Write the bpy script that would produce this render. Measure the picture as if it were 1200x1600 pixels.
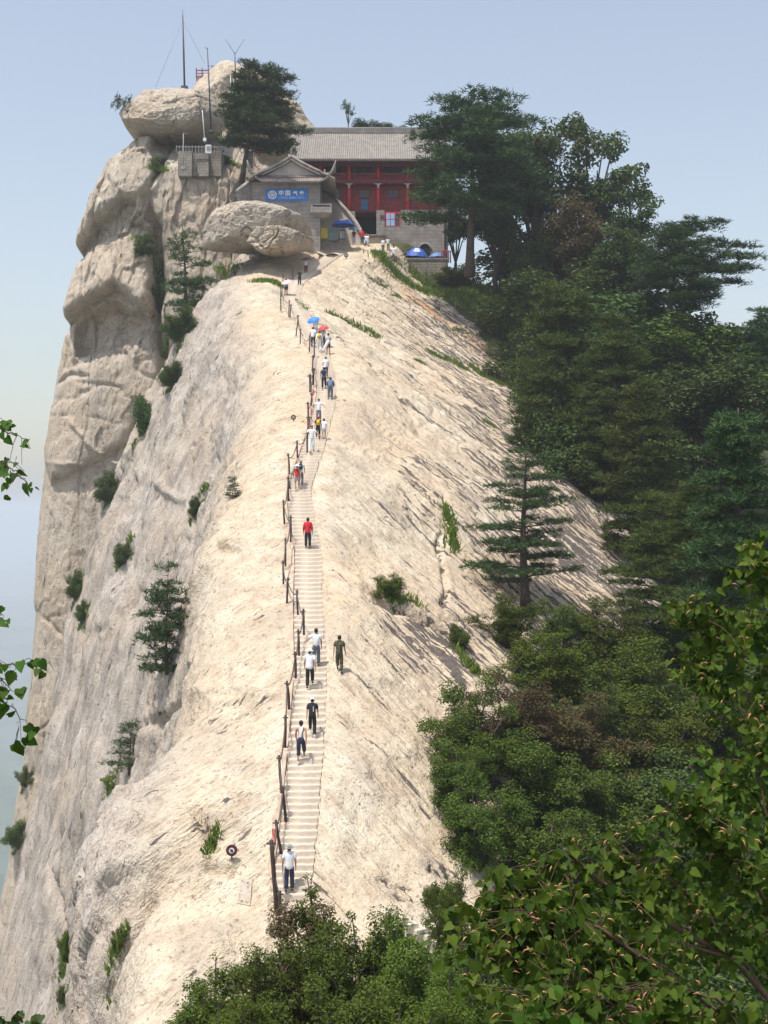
import bpy, bmesh, math, random
import numpy as np
from mathutils import Vector, Matrix
from mathutils.bvhtree import BVHTree

for _o in list(bpy.data.objects):
    bpy.data.objects.remove(_o)
SC = bpy.context.scene
COL = SC.collection
R = math.radians

# ------------------------------------------------------------------ camera, sky, sun, exposure
cam_data = bpy.data.cameras.new('camera')
cam_data.sensor_fit = 'VERTICAL'
cam_data.sensor_height = 36.0
cam_data.lens = 45.0
cam_data.clip_start = 0.1
cam_data.clip_end = 40000
cam = bpy.data.objects.new('camera', cam_data)
cam.location = (0, 0, 0)
cam.rotation_euler = (R(90), 0, 0)
COL.objects.link(cam)
SC.camera = cam

SUN_DIR = Vector((-0.24, -0.25, 0.92)).normalized()      # towards the sun: high, from the left
world = bpy.data.worlds.new('World')
SC.world = world
world.use_nodes = True
wn = world.node_tree
sky = wn.nodes.new('ShaderNodeTexSky')
sky.sky_type = 'NISHITA'
sky.sun_disc = False
sky.sun_elevation = math.asin(SUN_DIR.z)
sky.sun_rotation = math.atan2(SUN_DIR.x, SUN_DIR.y)
sky.altitude = 300
sky.air_density = 1.6
sky.dust_density = 1.8
sky.ozone_density = 4.0
whiten = wn.nodes.new('ShaderNodeHueSaturation')             # summer haze: a paler, less blue sky all round
whiten.inputs['Saturation'].default_value = 0.68
tint = wn.nodes.new('ShaderNodeMix')
tint.data_type = 'RGBA'
tint.blend_type = 'MULTIPLY'
tint.inputs[0].default_value = 1.0
tint.inputs[7].default_value = (1.0, 0.962, 0.955, 1)
wn.links.new(sky.outputs[0], whiten.inputs['Color'])
wn.links.new(whiten.outputs[0], tint.inputs[6])
wn.links.new(tint.outputs[2], wn.nodes['Background'].inputs['Color'])
wn.nodes['Background'].inputs['Strength'].default_value = 0.15

sun_l = bpy.data.lights.new('sun', 'SUN')
sun_l.energy = 4.2
sun_l.angle = R(0.6)
sun_l.color = (1.0, 0.95, 0.87)
sun = bpy.data.objects.new('sun', sun_l)
sun.rotation_euler = (-SUN_DIR).to_track_quat('-Z', 'Y').to_euler()
COL.objects.link(sun)

SC.view_settings.view_transform = 'Standard'
SC.view_settings.look = 'None'
SC.view_settings.gamma = 1.0
SC.view_settings.use_curve_mapping = False
SC.view_settings.exposure = 0.2
SC.render.engine = 'CYCLES'
SC.cycles.use_denoising = True
SC.cycles.use_adaptive_sampling = True
SC.cycles.adaptive_threshold = 0.03
SC.cycles.max_bounces = 4
SC.cycles.diffuse_bounces = 3
SC.cycles.volume_bounces = 1
SC.cycles.transparent_max_bounces = 8

# ------------------------------------------------------------------ helpers
FOC, PCX, PCY = 2000.0, 600.0, 800.0


def P(px, py, Y):
    """the point at distance Y that the photograph shows at (px, py)"""
    return Vector(((px - PCX) * Y / FOC, Y, (PCY - py) * Y / FOC))


_rs = np.random.RandomState(7)
_perm = _rs.permutation(256)
_perm = np.concatenate([_perm, _perm, _perm])
_g = _rs.normal(size=(256, 3))
_g /= np.linalg.norm(_g, axis=1)[:, None]


def pnoise(p):
    p = np.asarray(p, float)
    i = np.floor(p).astype(int)
    f = p - i
    i &= 255
    w = f * f * f * (f * (f * 6 - 15) + 10)
    out = np.zeros(len(p))
    for dx in (0, 1):
        for dy in (0, 1):
            for dz in (0, 1):
                h = _perm[_perm[_perm[(i[:, 0] + dx) & 255] + ((i[:, 1] + dy) & 255)] + ((i[:, 2] + dz) & 255)]
                g = _g[h]
                d = g[:, 0] * (f[:, 0] - dx) + g[:, 1] * (f[:, 1] - dy) + g[:, 2] * (f[:, 2] - dz)
                out += d * (w[:, 0] if dx else 1 - w[:, 0]) * (w[:, 1] if dy else 1 - w[:, 1]) * (w[:, 2] if dz else 1 - w[:, 2])
    return out * 1.5


def fbm(p, scale, octaves=4, gain=0.5, off=0.0):
    p = np.asarray(p, float) / scale + off
    a, out = 1.0, np.zeros(len(p))
    for k in range(octaves):
        out += a * pnoise(p)
        p = p * 2.03 + 11.7
        a *= gain
    return out


def np_mesh(name, V, F, smooth=True, attrs=None):
    V = np.asarray(V, np.float32)
    F = np.asarray(F, np.int32)
    me = bpy.data.meshes.new(name)
    me.vertices.add(len(V))
    me.vertices.foreach_set('co', V.ravel())
    k = F.shape[1]
    me.loops.add(F.size)
    me.loops.foreach_set('vertex_index', F.ravel())
    me.polygons.add(len(F))
    me.polygons.foreach_set('loop_start', np.arange(0, F.size, k, dtype=np.int32))
    me.polygons.foreach_set('loop_total', np.full(len(F), k, np.int32))
    me.polygons.foreach_set('use_smooth', np.full(len(F), smooth))
    for nm, arr in (attrs or {}).items():
        at = me.attributes.new(nm, 'FLOAT', 'POINT')
        at.data.foreach_set('value', np.asarray(arr, np.float32))
    me.update(calc_edges=True)
    return me


def link(name, data, mat=None, parent=None, loc=None):
    o = bpy.data.objects.new(name, data)
    COL.objects.link(o)
    if mat is not None and data is not None and len(data.materials) == 0:
        data.materials.append(mat)
    if parent is not None:
        o.parent = parent
    if loc is not None:
        o.location = loc
    return o


def empty(name, loc=(0, 0, 0), rz=0.0):
    o = bpy.data.objects.new(name, None)
    o.location = loc
    o.rotation_euler = (0, 0, rz)
    o.empty_display_size = 0.2
    COL.objects.link(o)
    return o


def tag(o, label=None, cat=None, group=None, kind=None):
    if label:
        o['label'] = label
    if cat:
        o['category'] = cat
    if group:
        o['group'] = group
    if kind:
        o['kind'] = kind
    return o


def copy_tree(o, parent=None):
    c = o.copy()
    COL.objects.link(c)
    c.parent = parent
    for ch in o.children:
        copy_tree(ch, c)
    return c


class MB:
    """collects boxes, tubes and lathes into one mesh"""

    def __init__(self):
        self.v, self.f, self.s = [], [], []

    def add(self, vs, fs, smooth=False):
        b = len(self.v)
        self.v += [tuple(q) for q in vs]
        for f in fs:
            self.f.append([b + i for i in f])
            self.s.append(smooth)
        return self

    def box(self, x0, x1, y0, y1, z0, z1):
        vs = [(x, y, z) for z in (z0, z1) for y in (y0, y1) for x in (x0, x1)]
        return self.add(vs, [(0, 2, 3, 1), (4, 5, 7, 6), (0, 1, 5, 4), (2, 6, 7, 3), (0, 4, 6, 2), (1, 3, 7, 5)])

    def pbox(self, px0, px1, py0, py1, Y, d):
        """box whose front face at distance Y covers the given rectangle of the view; d deep"""
        a, b = P(px0, py1, Y), P(px1, py0, Y)
        return self.box(a.x, b.x, Y, Y + d, a.z, b.z)

    def tube(self, pts, rad, n=6, caps=True, smooth=True):
        pts = [Vector(p) for p in pts]
        if not hasattr(rad, '__len__'):
            rad = [rad] * len(pts)
        vs, fs = [], []
        up = Vector((0.13, 0.27, 0.95))
        for i, p in enumerate(pts):
            t = (pts[min(i + 1, len(pts) - 1)] - pts[max(i - 1, 0)])
            t = t.normalized() if t.length > 1e-9 else Vector((0, 0, 1))
            a = t.cross(up)
            if a.length < 0.05:
                a = t.cross(Vector((1, 0, 0)))
            a.normalize()
            b = t.cross(a)
            for k in range(n):
                an = 2 * math.pi * k / n
                vs.append(p + (a * math.cos(an) + b * math.sin(an)) * rad[i])
        for i in range(len(pts) - 1):
            for k in range(n):
                fs.append((i * n + k, i * n + (k + 1) % n, (i + 1) * n + (k + 1) % n, (i + 1) * n + k))
        if caps:
            fs.append(tuple(range(n - 1, -1, -1)))
            fs.append(tuple((len(pts) - 1) * n + k for k in range(n)))
        return self.add(vs, fs, smooth)

    def lathe(self, prof, n=16, center=(0, 0, 0), smooth=True):
        cx, cy, cz = center
        vs, fs = [], []
        for r, z in prof:
            for k in range(n):
                a = 2 * math.pi * k / n
                vs.append((cx + r * math.cos(a), cy + r * math.sin(a), cz + z))
        for i in range(len(prof) - 1):
            for k in range(n):
                fs.append((i * n + k, i * n + (k + 1) % n, (i + 1) * n + (k + 1) % n, (i + 1) * n + k))
        return self.add(vs, fs, smooth)

    def mesh(self, name):
        me = bpy.data.meshes.new(name)
        me.from_pydata(self.v, [], self.f)
        me.polygons.foreach_set('use_smooth', self.s)
        me.update()
        return me

    def build(self, name, mat, parent=None):
        return link(name, self.mesh(name), mat, parent)


# ------------------------------------------------------------------ materials
def mat_new(name):
    m = bpy.data.materials.new(name)
    m.use_nodes = True
    nt = m.node_tree
    nt.nodes.clear()
    out = nt.nodes.new('ShaderNodeOutputMaterial')
    return m, nt, out


def nd(nt, t, **kw):
    n = nt.nodes.new(t)
    for k, v in kw.items():
        if k.startswith('i_'):
            n.inputs[k[2:].replace('_', ' ')].default_value = v
        else:
            setattr(n, k, v)
    return n


def ramp(nt, src, stops, interp='LINEAR'):
    r = nt.nodes.new('ShaderNodeValToRGB')
    r.color_ramp.interpolation = interp
    els = r.color_ramp.elements
    while len(els) < len(stops):
        els.new(0.5)
    for e, (p, c) in zip(els, stops):
        e.position = p
        e.color = c if len(c) == 4 else (*c, 1)
    nt.links.new(src, r.inputs[0])
    return r.outputs[0]


def g3(v):
    return (v, v, v, 1)


def mixc(nt, fac, a, b, mode='MIX'):
    m = nt.nodes.new('ShaderNodeMix')
    m.data_type = 'RGBA'
    m.blend_type = mode
    for sock, val in ((m.inputs[0], fac), (m.inputs[6], a), (m.inputs[7], b)):
        if hasattr(val, 'is_output'):
            nt.links.new(val, sock)
        else:
            sock.default_value = val if not isinstance(val, tuple) or len(val) == 4 else (*val, 1)
    return m.outputs[2]


def mth(nt, op, a, b=None, clamp=False):
    m = nt.nodes.new('ShaderNodeMath')
    m.operation = op
    m.use_clamp = clamp
    for sock, val in ((m.inputs[0], a), (m.inputs[1], b)):
        if val is None:
            continue
        if hasattr(val, 'is_output'):
            nt.links.new(val, sock)
        else:
            sock.default_value = val
    return m.outputs[0]


def simple_mat(name, col, rough=0.7, var=0.12, scale=3.0, bump=0.0, metallic=0.0):
    """paint, cloth, stone ...: a colour with soft uneven mottling and optional fine relief"""
    m, nt, out = mat_new(name)
    b = nd(nt, 'ShaderNodeBsdfPrincipled')
    b.inputs['Roughness'].default_value = rough
    b.inputs['Metallic'].default_value = metallic
    tc = nd(nt, 'ShaderNodeTexCoord')
    no = nd(nt, 'ShaderNodeTexNoise')
    no.inputs['Scale'].default_value = scale
    no.inputs['Detail'].default_value = 5
    nt.links.new(tc.outputs['Object'], no.inputs['Vector'])
    lo = tuple(max(0, c * (1 - var)) for c in col)
    hi = tuple(min(1, c * (1 + var)) for c in col)
    nt.links.new(ramp(nt, no.outputs['Fac'], [(0.3, lo), (0.7, hi)]), b.inputs['Base Color'])
    if bump:
        bp = nd(nt, 'ShaderNodeBump')
        bp.inputs['Strength'].default_value = bump
        bp.inputs['Distance'].default_value = 0.05
        nt.links.new(no.outputs['Fac'], bp.inputs['Height'])
        nt.links.new(bp.outputs[0], b.inputs['Normal'])
    nt.links.new(b.outputs[0], out.inputs[0])
    return m


def leaf_mat(name, cols, trans=0.25, rough=0.55):
    """leaves: colour picked per leaf from a few greens, some light passing through"""
    m, nt, out = mat_new(name)
    ge = nd(nt, 'ShaderNodeNewGeometry')
    n = len(cols)
    c = ramp(nt, ge.outputs['Random Per Island'], [(i / max(1, n - 1), q) for i, q in enumerate(cols)])
    oi = nd(nt, 'ShaderNodeObjectInfo')
    hs = nd(nt, 'ShaderNodeHueSaturation')
    nt.links.new(c, hs.inputs['Color'])
    nt.links.new(mth(nt, 'ADD', mth(nt, 'MULTIPLY', oi.outputs['Random'], 0.035), 0.4825), hs.inputs['Hue'])
    nt.links.new(mth(nt, 'ADD', mth(nt, 'MULTIPLY', oi.outputs['Random'], 0.4), 0.8), hs.inputs['Value'])
    b = nd(nt, 'ShaderNodeBsdfPrincipled')
    b.inputs['Roughness'].default_value = rough
    b.inputs['Specular IOR Level'].default_value = 0.12
    nt.links.new(hs.outputs[0], b.inputs['Base Color'])
    t = nd(nt, 'ShaderNodeBsdfTranslucent')
    nt.links.new(mixc(nt, 1.0, hs.outputs[0], (1.0, 1.0, 0.55, 1), 'MULTIPLY'), t.inputs['Color'])
    mx = nd(nt, 'ShaderNodeMixShader')
    mx.inputs[0].default_value = trans
    nt.links.new(b.outputs[0], mx.inputs[1])
    nt.links.new(t.outputs[0], mx.inputs[2])
    nt.links.new(mx.outputs[0], out.inputs[0])
    return m


def noise_n(nt, vec, scale, detail=6, rough=0.55, dist=0.0):
    n = nd(nt, 'ShaderNodeTexNoise')
    n.inputs['Scale'].default_value = scale
    n.inputs['Detail'].default_value = detail
    n.inputs['Roughness'].default_value = rough
    n.inputs['Distortion'].default_value = dist
    nt.links.new(vec, n.inputs['Vector'])
    return n.outputs['Fac']


def mapping(nt, vec, rot=(0, 0, 0), scale=(1, 1, 1), loc=(0, 0, 0)):
    m = nd(nt, 'ShaderNodeMapping')
    m.inputs['Rotation'].default_value = rot
    m.inputs['Scale'].default_value = scale
    m.inputs['Location'].default_value = loc
    nt.links.new(vec, m.inputs['Vector'])
    return m.outputs[0]


def rock_mat():
    """pale granite: cream with warm and grey patches, dark lichen dashes down the fall line, pits, soil where plants root
    vertex attributes: wall (0 crest and flank, 1 steep cliff), left (1 left of the stairs), streak (0..1 lichen), soil, rust"""
    m, nt, out = mat_new('granite')
    tc = nd(nt, 'ShaderNodeTexCoord')
    ob = tc.outputs['Object']
    at = lambda n: nd(nt, 'ShaderNodeAttribute', attribute_name=n).outputs['Fac']
    wall, left, strk, soil, rust = at('wall'), at('left'), at('streak'), at('soil'), at('rust')

    def frame(a, b, stretch):
        a = Vector(a).normalized()
        b = Vector(b)
        b = (b - a * a.dot(b)).normalized()
        return mapping(nt, mapping(nt, ob, rot=tuple(Matrix((a, b, a.cross(b))).to_euler())), scale=(stretch, 1.0, 1.0))
    fr = frame((0.66, -0.48, -0.58), (0.6, 0.8, 0), .085)          # right flank falls to the right and towards the viewer
    fl = frame((-0.75, -0.45, -0.50), (0.5, -0.8, 0), .22)        # left shoulder falls to the left
    wv = frame((-0.24, 0.02, -0.97), (0.97, 0, -0.24), .13)       # cliff falls straight down

    def mixv(f, a, b):
        n = nd(nt, 'ShaderNodeMix')
        n.data_type = 'VECTOR'
        nt.links.new(f, n.inputs[0])
        nt.links.new(a, n.inputs[4])
        nt.links.new(b, n.inputs[5])
        return n.outputs[1]
    big = noise_n(nt, ob, 0.11, 2, 0.6)
    mid = noise_n(nt, ob, 0.8, 4, 0.68)
    fine = noise_n(nt, ob, 5.0, 3, 0.72)
    vec = mixv(mth(nt, 'GREATER_THAN', left, .5), fr, fl)
    vec = mixv(mth(nt, 'GREATER_THAN', mth(nt, 'ADD', wall, mth(nt, 'MULTIPLY', mth(nt, 'SUBTRACT', mid, .5), 2.6)), .5), vec, wv)
    s_lo = noise_n(nt, vec, 1.1, 3, 0.62, 0.25)
    s_hi = noise_n(nt, vec, 4.6, 3, 0.68, 0.12)
    s_md = noise_n(nt, vec, 3.6, 2, 0.6, 0.4)
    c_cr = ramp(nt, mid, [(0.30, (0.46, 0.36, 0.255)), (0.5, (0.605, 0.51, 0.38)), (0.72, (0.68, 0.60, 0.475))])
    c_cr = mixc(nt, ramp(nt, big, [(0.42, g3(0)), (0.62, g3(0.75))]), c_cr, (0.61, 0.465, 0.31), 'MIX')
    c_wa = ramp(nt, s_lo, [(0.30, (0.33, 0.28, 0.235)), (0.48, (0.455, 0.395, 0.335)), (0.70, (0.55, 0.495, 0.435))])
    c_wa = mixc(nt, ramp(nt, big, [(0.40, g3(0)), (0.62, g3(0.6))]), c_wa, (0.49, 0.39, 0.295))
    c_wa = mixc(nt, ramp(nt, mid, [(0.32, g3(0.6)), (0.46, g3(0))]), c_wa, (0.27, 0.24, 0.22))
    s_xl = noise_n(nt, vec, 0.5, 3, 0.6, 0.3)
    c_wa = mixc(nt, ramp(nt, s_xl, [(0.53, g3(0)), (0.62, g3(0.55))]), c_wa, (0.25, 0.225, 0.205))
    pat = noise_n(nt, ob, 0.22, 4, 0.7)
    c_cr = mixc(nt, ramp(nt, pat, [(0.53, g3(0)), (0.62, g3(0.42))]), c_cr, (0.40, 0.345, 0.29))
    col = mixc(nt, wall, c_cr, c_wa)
    # thin weathering lines along the fall line everywhere
    ln = mth(nt, 'MULTIPLY', ramp(nt, s_hi, [(0.36, g3(1)), (0.47, g3(0))]), ramp(nt, mid, [(0.40, g3(0.7)), (0.62, g3(0.15))]))
    col = mixc(nt, ln, col, mixc(nt, wall, (0.36, 0.27, 0.20, 1), (0.22, 0.185, 0.16, 1)))
    col = mixc(nt, mth(nt, 'MULTIPLY', rust, ramp(nt, s_lo, [(0.35, g3(0.1)), (0.6, g3(1))])), col, (0.45, 0.22, 0.09))
    # pits
    pit = ramp(nt, fine, [(0.33, g3(0.9)), (0.42, g3(0))])
    col = mixc(nt, pit, col, (0.26, 0.20, 0.16))
    # lichen dashes
    th = mth(nt, 'ADD', mth(nt, 'MULTIPLY', strk, 0.26), mth(nt, 'ADD', mth(nt, 'MULTIPLY', s_lo, .5), mth(nt, 'MULTIPLY', s_xl, .5)))
    hi = mth(nt, 'ADD', mth(nt, 'ADD', mth(nt, 'MULTIPLY', strk, 0.14), mth(nt, 'MULTIPLY', mth(nt, 'POWER', strk, 8.0), 0.05)), s_md)
    lich = mth(nt, 'MULTIPLY', ramp(nt, th, [(0.57, g3(0)), (0.605, g3(1))]), ramp(nt, hi, [(0.575, g3(0)), (0.605, g3(1))]))
    col = mixc(nt, mth(nt, 'MULTIPLY', lich, 0.93), col, mixc(nt, fine, (0.03, 0.027, 0.028, 1), (0.17, 0.14, 0.125, 1)))
    # soil
    sf = ramp(nt, mth(nt, 'ADD', soil, mth(nt, 'MULTIPLY', mth(nt, 'SUBTRACT', mid, 0.5), 0.8)), [(0.42, g3(0)), (0.58, g3(1))])
    col = mixc(nt, sf, col, mixc(nt, fine, (0.05, 0.07, 0.025, 1), (0.13, 0.11, 0.06, 1)))
    b = nd(nt, 'ShaderNodeBsdfPrincipled')
    b.inputs['Roughness'].default_value = 0.9
    b.inputs['Specular IOR Level'].default_value = 0.15
    nt.links.new(col, b.inputs['Base Color'])
    # relief
    h = mth(nt, 'ADD', s_hi, mth(nt, 'MULTIPLY', fine, 0.45))
    h = mth(nt, 'ADD', h, mth(nt, 'MULTIPLY', mid, 0.5))
    bp = nd(nt, 'ShaderNodeBump')
    bp.inputs['Strength'].default_value = 0.9
    bp.inputs['Distance'].default_value = 0.24
    nt.links.new(h, bp.inputs['Height'])
    nt.links.new(bp.outputs[0], b.inputs['Normal'])
    nt.links.new(b.outputs[0], out.inputs[0])
    return m


GRANITE = rock_mat()

# ------------------------------------------------------------------ the ridge: crest line with the stairs, cliff to the left, flank to the right
# crest line: distance, x and y of the stairs in the view
CREST = [(-12, 600, 0), (0, 600, 0), (47, 453, 1402), (49, 467, 1300), (51.3, 475, 1203), (53, 479, 1157), (56, 483, 1084), (57.5, 486, 1050), (63, 481, 950), (69, 482, 863),
         (73, 471, 810), (77, 466, 765), (81, 485, 712), (85, 494, 683), (93, 509, 628), (97, 510, 600), (102, 504, 563), (109, 494, 530), (117, 477, 500), (128, 457, 463),
         (136, 464, 441), (142, 487, 421), (147, 512, 401), (152, 540, 382), (158, 570, 380), (175, 600, 420), (215, 640, 520)]
_cy = np.array([c[0] for c in CREST], float)
_cX = np.array([(c[1] - PCX) * c[0] / FOC for c in CREST])
_cZ = np.array([(PCY - c[2]) * c[0] / FOC for c in CREST])
for _y, _x, _z in ((-12, 0.5, -1.0), (0, 0, -1.75)):
    k = list(_cy).index(_y)
    _cX[k], _cZ[k] = _x, _z
_extra = [(4, 0, -2.8), (10, -0.5, -6.2), (20, -1.5, -11.4), (30, -2.3, -15.2), (38, -2.9, -17.2), (43, -3.2, -15.9)]
_cy = np.concatenate([_cy, [e[0] for e in _extra]])
_cX = np.concatenate([_cX, [e[1] for e in _extra]])
_cZ = np.concatenate([_cZ, [e[2] for e in _extra]])
_o = np.argsort(_cy)
_cy, _cX, _cZ = _cy[_o], _cX[_o], _cZ[_o]
_dy = np.linspace(-12, 215, 2271)


def _gs(a, s):
    k = int(s * 4)
    w = np.exp(-0.5 * (np.arange(-k, k + 1) / s) ** 2)
    return np.convolve(np.pad(a, k, mode='edge'), w / w.sum(), 'valid')


_dX = _gs(np.interp(_dy, _cy, _cX), 9)
_dZ = _gs(np.interp(_dy, _cy, _cZ), 7)


def crest(Y):
    return np.interp(Y, _dy, _dX), np.interp(Y, _dy, _dZ)


def crest_y_at(z):
    k = _dy >= 46.0
    return float(np.interp(z, _dZ[k], _dy[k]))


# profiles across the ridge: (distance from the stairs, drop); the same number of points at each key distance
LEFT = {
    -12: [(0, 0), (1, .1), (3, .8), (5, 2), (7, 4), (9, 8), (11, 14), (14, 26), (20, 55), (34, 120)],
    30: [(0, 0), (1, .1), (2.4, .4), (3.8, 1.2), (4.8, 2.6), (5.6, 6), (6.4, 11), (8.5, 24), (13, 55), (26, 120)],
    44: [(0, 0), (1, .0), (2.2, -.4), (3.6, -.1), (4.6, 1.0), (5.2, 4), (5.5, 8), (6.2, 20), (9.5, 50), (22, 115)],
    47: [(0, 0), (1, .1), (2.2, .2), (3.4, .5), (4.8, 1.5), (5.9, 4), (6.2, 8), (6.9, 20), (10, 50), (23, 115)],
    49.5: [(0, 0), (1, .05), (3, .1), (5.4, .4), (7.6, 1.0), (8.5, 2.6), (8.6, 6), (8.9, 16), (11, 46), (24, 115)],
    52.5: [(0, 0), (1, .05), (3, .4), (5.4, 1.0), (7.6, 2.0), (8.6, 3.8), (8.9, 7), (9.6, 18), (12.5, 47), (26, 115)],
    57: [(0, 0), (1, .05), (2.8, .6), (4.2, 1.9), (5.3, 4.4), (6.0, 8), (6.7, 12), (8.8, 23), (14, 50), (28, 115)],
    69: [(0, 0), (1, .05), (2.8, .6), (4.5, 2.0), (5.7, 4.6), (6.6, 8), (7.6, 12), (10.2, 22), (17, 50), (32, 115)],
    93: [(0, 0), (1.2, .1), (3.0, .7), (4.8, 2.2), (6.2, 5.0), (7.8, 10), (9.6, 16), (12.6, 27), (19, 54), (36, 115)],
    110: [(0, 0), (1.4, .1), (3.4, .5), (5.6, 2.0), (7.4, 5.0), (9.6, 10), (12.2, 16), (16.8, 28), (23.5, 56), (40, 115)],
    122: [(0, 0), (1.6, -.2), (3.6, -.3), (6.4, .8), (8.8, 3.4), (11.0, 7.4), (14.6, 15), (19.6, 27), (26.0, 56), (42, 115)],
    129: [(0, 0), (1.7, -.8), (4.6, -1.0), (7.4, -.4), (9.4, 1.6), (11.8, 5.5), (15.4, 14), (20.6, 28), (26.8, 58), (42, 115)],
    140: [(0, 0), (1.6, -.3), (4.4, -.6), (6.6, .4), (8.0, 3.0), (9.6, 8), (12.0, 16), (16.0, 30), (21.0, 60), (34, 115)],
    152: [(0, 0), (2.0, .0), (4.4, -.2), (7.0, -.2), (9.6, .2), (11.6, 1.5), (14.0, 6), (16.0, 30), (20.0, 60), (33, 115)],
    215: [(0, 0), (2.0, .0), (4.4, -.2), (7.0, -.2), (9.6, .2), (11.6, 1.5), (14.0, 6), (16.0, 30), (20.0, 60), (33, 115)],
}
RIGHT = {
    -12: [(0, 0), (1, .1), (4, 1.2), (8, 3.2), (14, 7), (20, 11), (30, 18), (45, 30), (70, 54), (125, 112)],
    44: [(0, 0), (1, .0), (4, 0.1), (8, 0.9), (14, 5.4), (20, 10.0), (30, 18), (45, 31), (70, 55), (125, 112)],
    50: [(0, 0), (1, .1), (4, 1.6), (8, 4.2), (14, 8.4), (20, 12.5), (30, 20), (45, 32), (70, 56), (125, 112)],
    69: [(0, 0), (1, .1), (4, 1.6), (8, 3.9), (14, 7.4), (20, 11), (30, 18), (45, 30), (70, 54), (125, 112)],
    100: [(0, 0), (1, .1), (4, 1.4), (8, 3.4), (14, 6.6), (20, 10), (30, 16.5), (45, 28), (70, 52), (125, 112)],
    128: [(0, 0), (1, .1), (4, 1.3), (8, 3.0), (14, 5.8), (20, 8.6), (30, 13.5), (45, 22), (70, 44), (125, 105)],
    140: [(0, 0), (1.2, .0), (4, .9), (8, 2.6), (14, 5.0), (20, 7.2), (30, 11), (45, 17), (70, 34), (125, 95)],
    146: [(0, 0), (2, .0), (4, .6), (6.5, 2.6), (10, 4.4), (20, 7.6), (30, 11), (45, 16), (70, 32), (125, 92)],
    151: [(0, 0), (2.5, .0), (4.2, .4), (6, 3.2), (10, 4.9), (20, 7.2), (30, 10), (45, 15), (70, 30), (125, 90)],
    156: [(0, 0), (3, .0), (4.4, .4), (6, 2.2), (10, 4.4), (20, 6.0), (30, 8), (45, 13), (70, 27), (125, 88)],
    215: [(0, 0), (4, .0), (7, .1), (9.5, .2), (13, .8), (20, 2.5), (30, 4), (45, 9), (70, 22), (125, 85)],
}


def _table(T, Y):
    ks = sorted(T)
    A = np.array([T[k] for k in ks], float)          # keys, points, 2
    out = np.empty((len(Y), A.shape[1], 2))
    for j in range(A.shape[1]):
        for c in range(2):
            out[:, j, c] = _gs(np.interp(np.linspace(-12, 215, 2271), ks, A[:, j, c]), 11)[np.clip(((Y + 12) * 10).round().astype(int), 0, 2270)]
    return out


def _resample(pts, dens):
    """pts (rows, k, 2) -> smooth curve with dens[i] samples on segment i (Catmull-Rom)"""
    k = pts.shape[1]
    res = []
    for i in range(k - 1):
        p0 = pts[:, max(i - 1, 0)]
        p1, p2 = pts[:, i], pts[:, i + 1]
        p3 = pts[:, min(i + 2, k - 1)]
        l = np.linalg.norm(p2 - p1, axis=1)[:, None]
        m1 = (p2 - p0) / (l + np.linalg.norm(p1 - p0, axis=1)[:, None] + 1e-6) * l if i > 0 else p2 - p1
        m2 = (p3 - p1) / (l + np.linalg.norm(p3 - p2, axis=1)[:, None] + 1e-6) * l if i < k - 2 else p2 - p1
        for t in np.arange(dens[i]) / dens[i]:
            h = (2 * t ** 3 - 3 * t ** 2 + 1) * p1 + (t ** 3 - 2 * t ** 2 + t) * m1 + (-2 * t ** 3 + 3 * t ** 2) * p2 + (t ** 3 - t ** 2) * m2
            res.append(h)
    res.append(pts[:, -1])
    return np.stack(res, 1)


def stair_half(Y):
    return np.interp(Y, [40, 135, 143, 150, 215], [0.68, 0.72, 1.1, 1.45, 1.45])


def ridge_grid(Yr, q=1.0):
    D = lambda L: [max(2, int(round(x * q))) for x in L]
    Lp = _resample(_table(LEFT, Yr), D([10, 22, 24, 26, 30, 30, 44, 50, 12, 5]))
    Rp = _resample(_table(RIGHT, Yr), D([10, 30, 40, 54, 40, 30, 16, 10, 4]))
    cX, cZ = crest(Yr)
    hw = stair_half(Yr)[:, None]
    n = len(Yr)
    LX = cX[:, None] - hw - Lp[:, ::-1, 0]
    LZ = cZ[:, None] - Lp[:, ::-1, 1]
    RX = cX[:, None] + hw + Rp[:, :, 0]
    RZ = cZ[:, None] - Rp[:, :, 1]
    ks = 5
    t = np.linspace(-1, 1, ks + 2)[1:-1]
    SX = cX[:, None] + hw * t
    SZ = np.repeat(cZ[:, None], ks, 1)
    X = np.concatenate([LX, SX, RX], 1)
    Z = np.concatenate([LZ, SZ, RZ], 1)
    s = X - cX[:, None]
    s = np.where(s > 0, np.maximum(s - hw, 0), np.minimum(s + hw, 0))
    Y = np.repeat(Yr[:, None], X.shape[1], 1)
    return X, Y, Z, s


def grid_faces(r, c):
    i = np.arange(r * c).reshape(r, c)
    return np.stack([i[:-1, :-1], i[:-1, 1:], i[1:, 1:], i[1:, :-1]], -1).reshape(-1, 4)


def grid_normals(G):
    du = np.gradient(G, axis=1)
    dv = np.gradient(G, axis=0)
    n = np.cross(du, dv)
    return n / (np.linalg.norm(n, axis=2, keepdims=True) + 1e-9)


def joints(p, scale, sq, width, off=0.0):
    """1 on thin wandering lines (joints in the rock), 0 elsewhere; sq squeezes an axis so that the lines run along it"""
    q = np.asarray(p) * np.asarray(sq)
    n = fbm(q, scale, 3, off=off)
    m = fbm(q, scale * 1.7, 2, off=off + 31.0)
    return np.exp(-(np.abs(n) / width) ** 2) * np.clip(m * 3 + .35, 0, 1)


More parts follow.
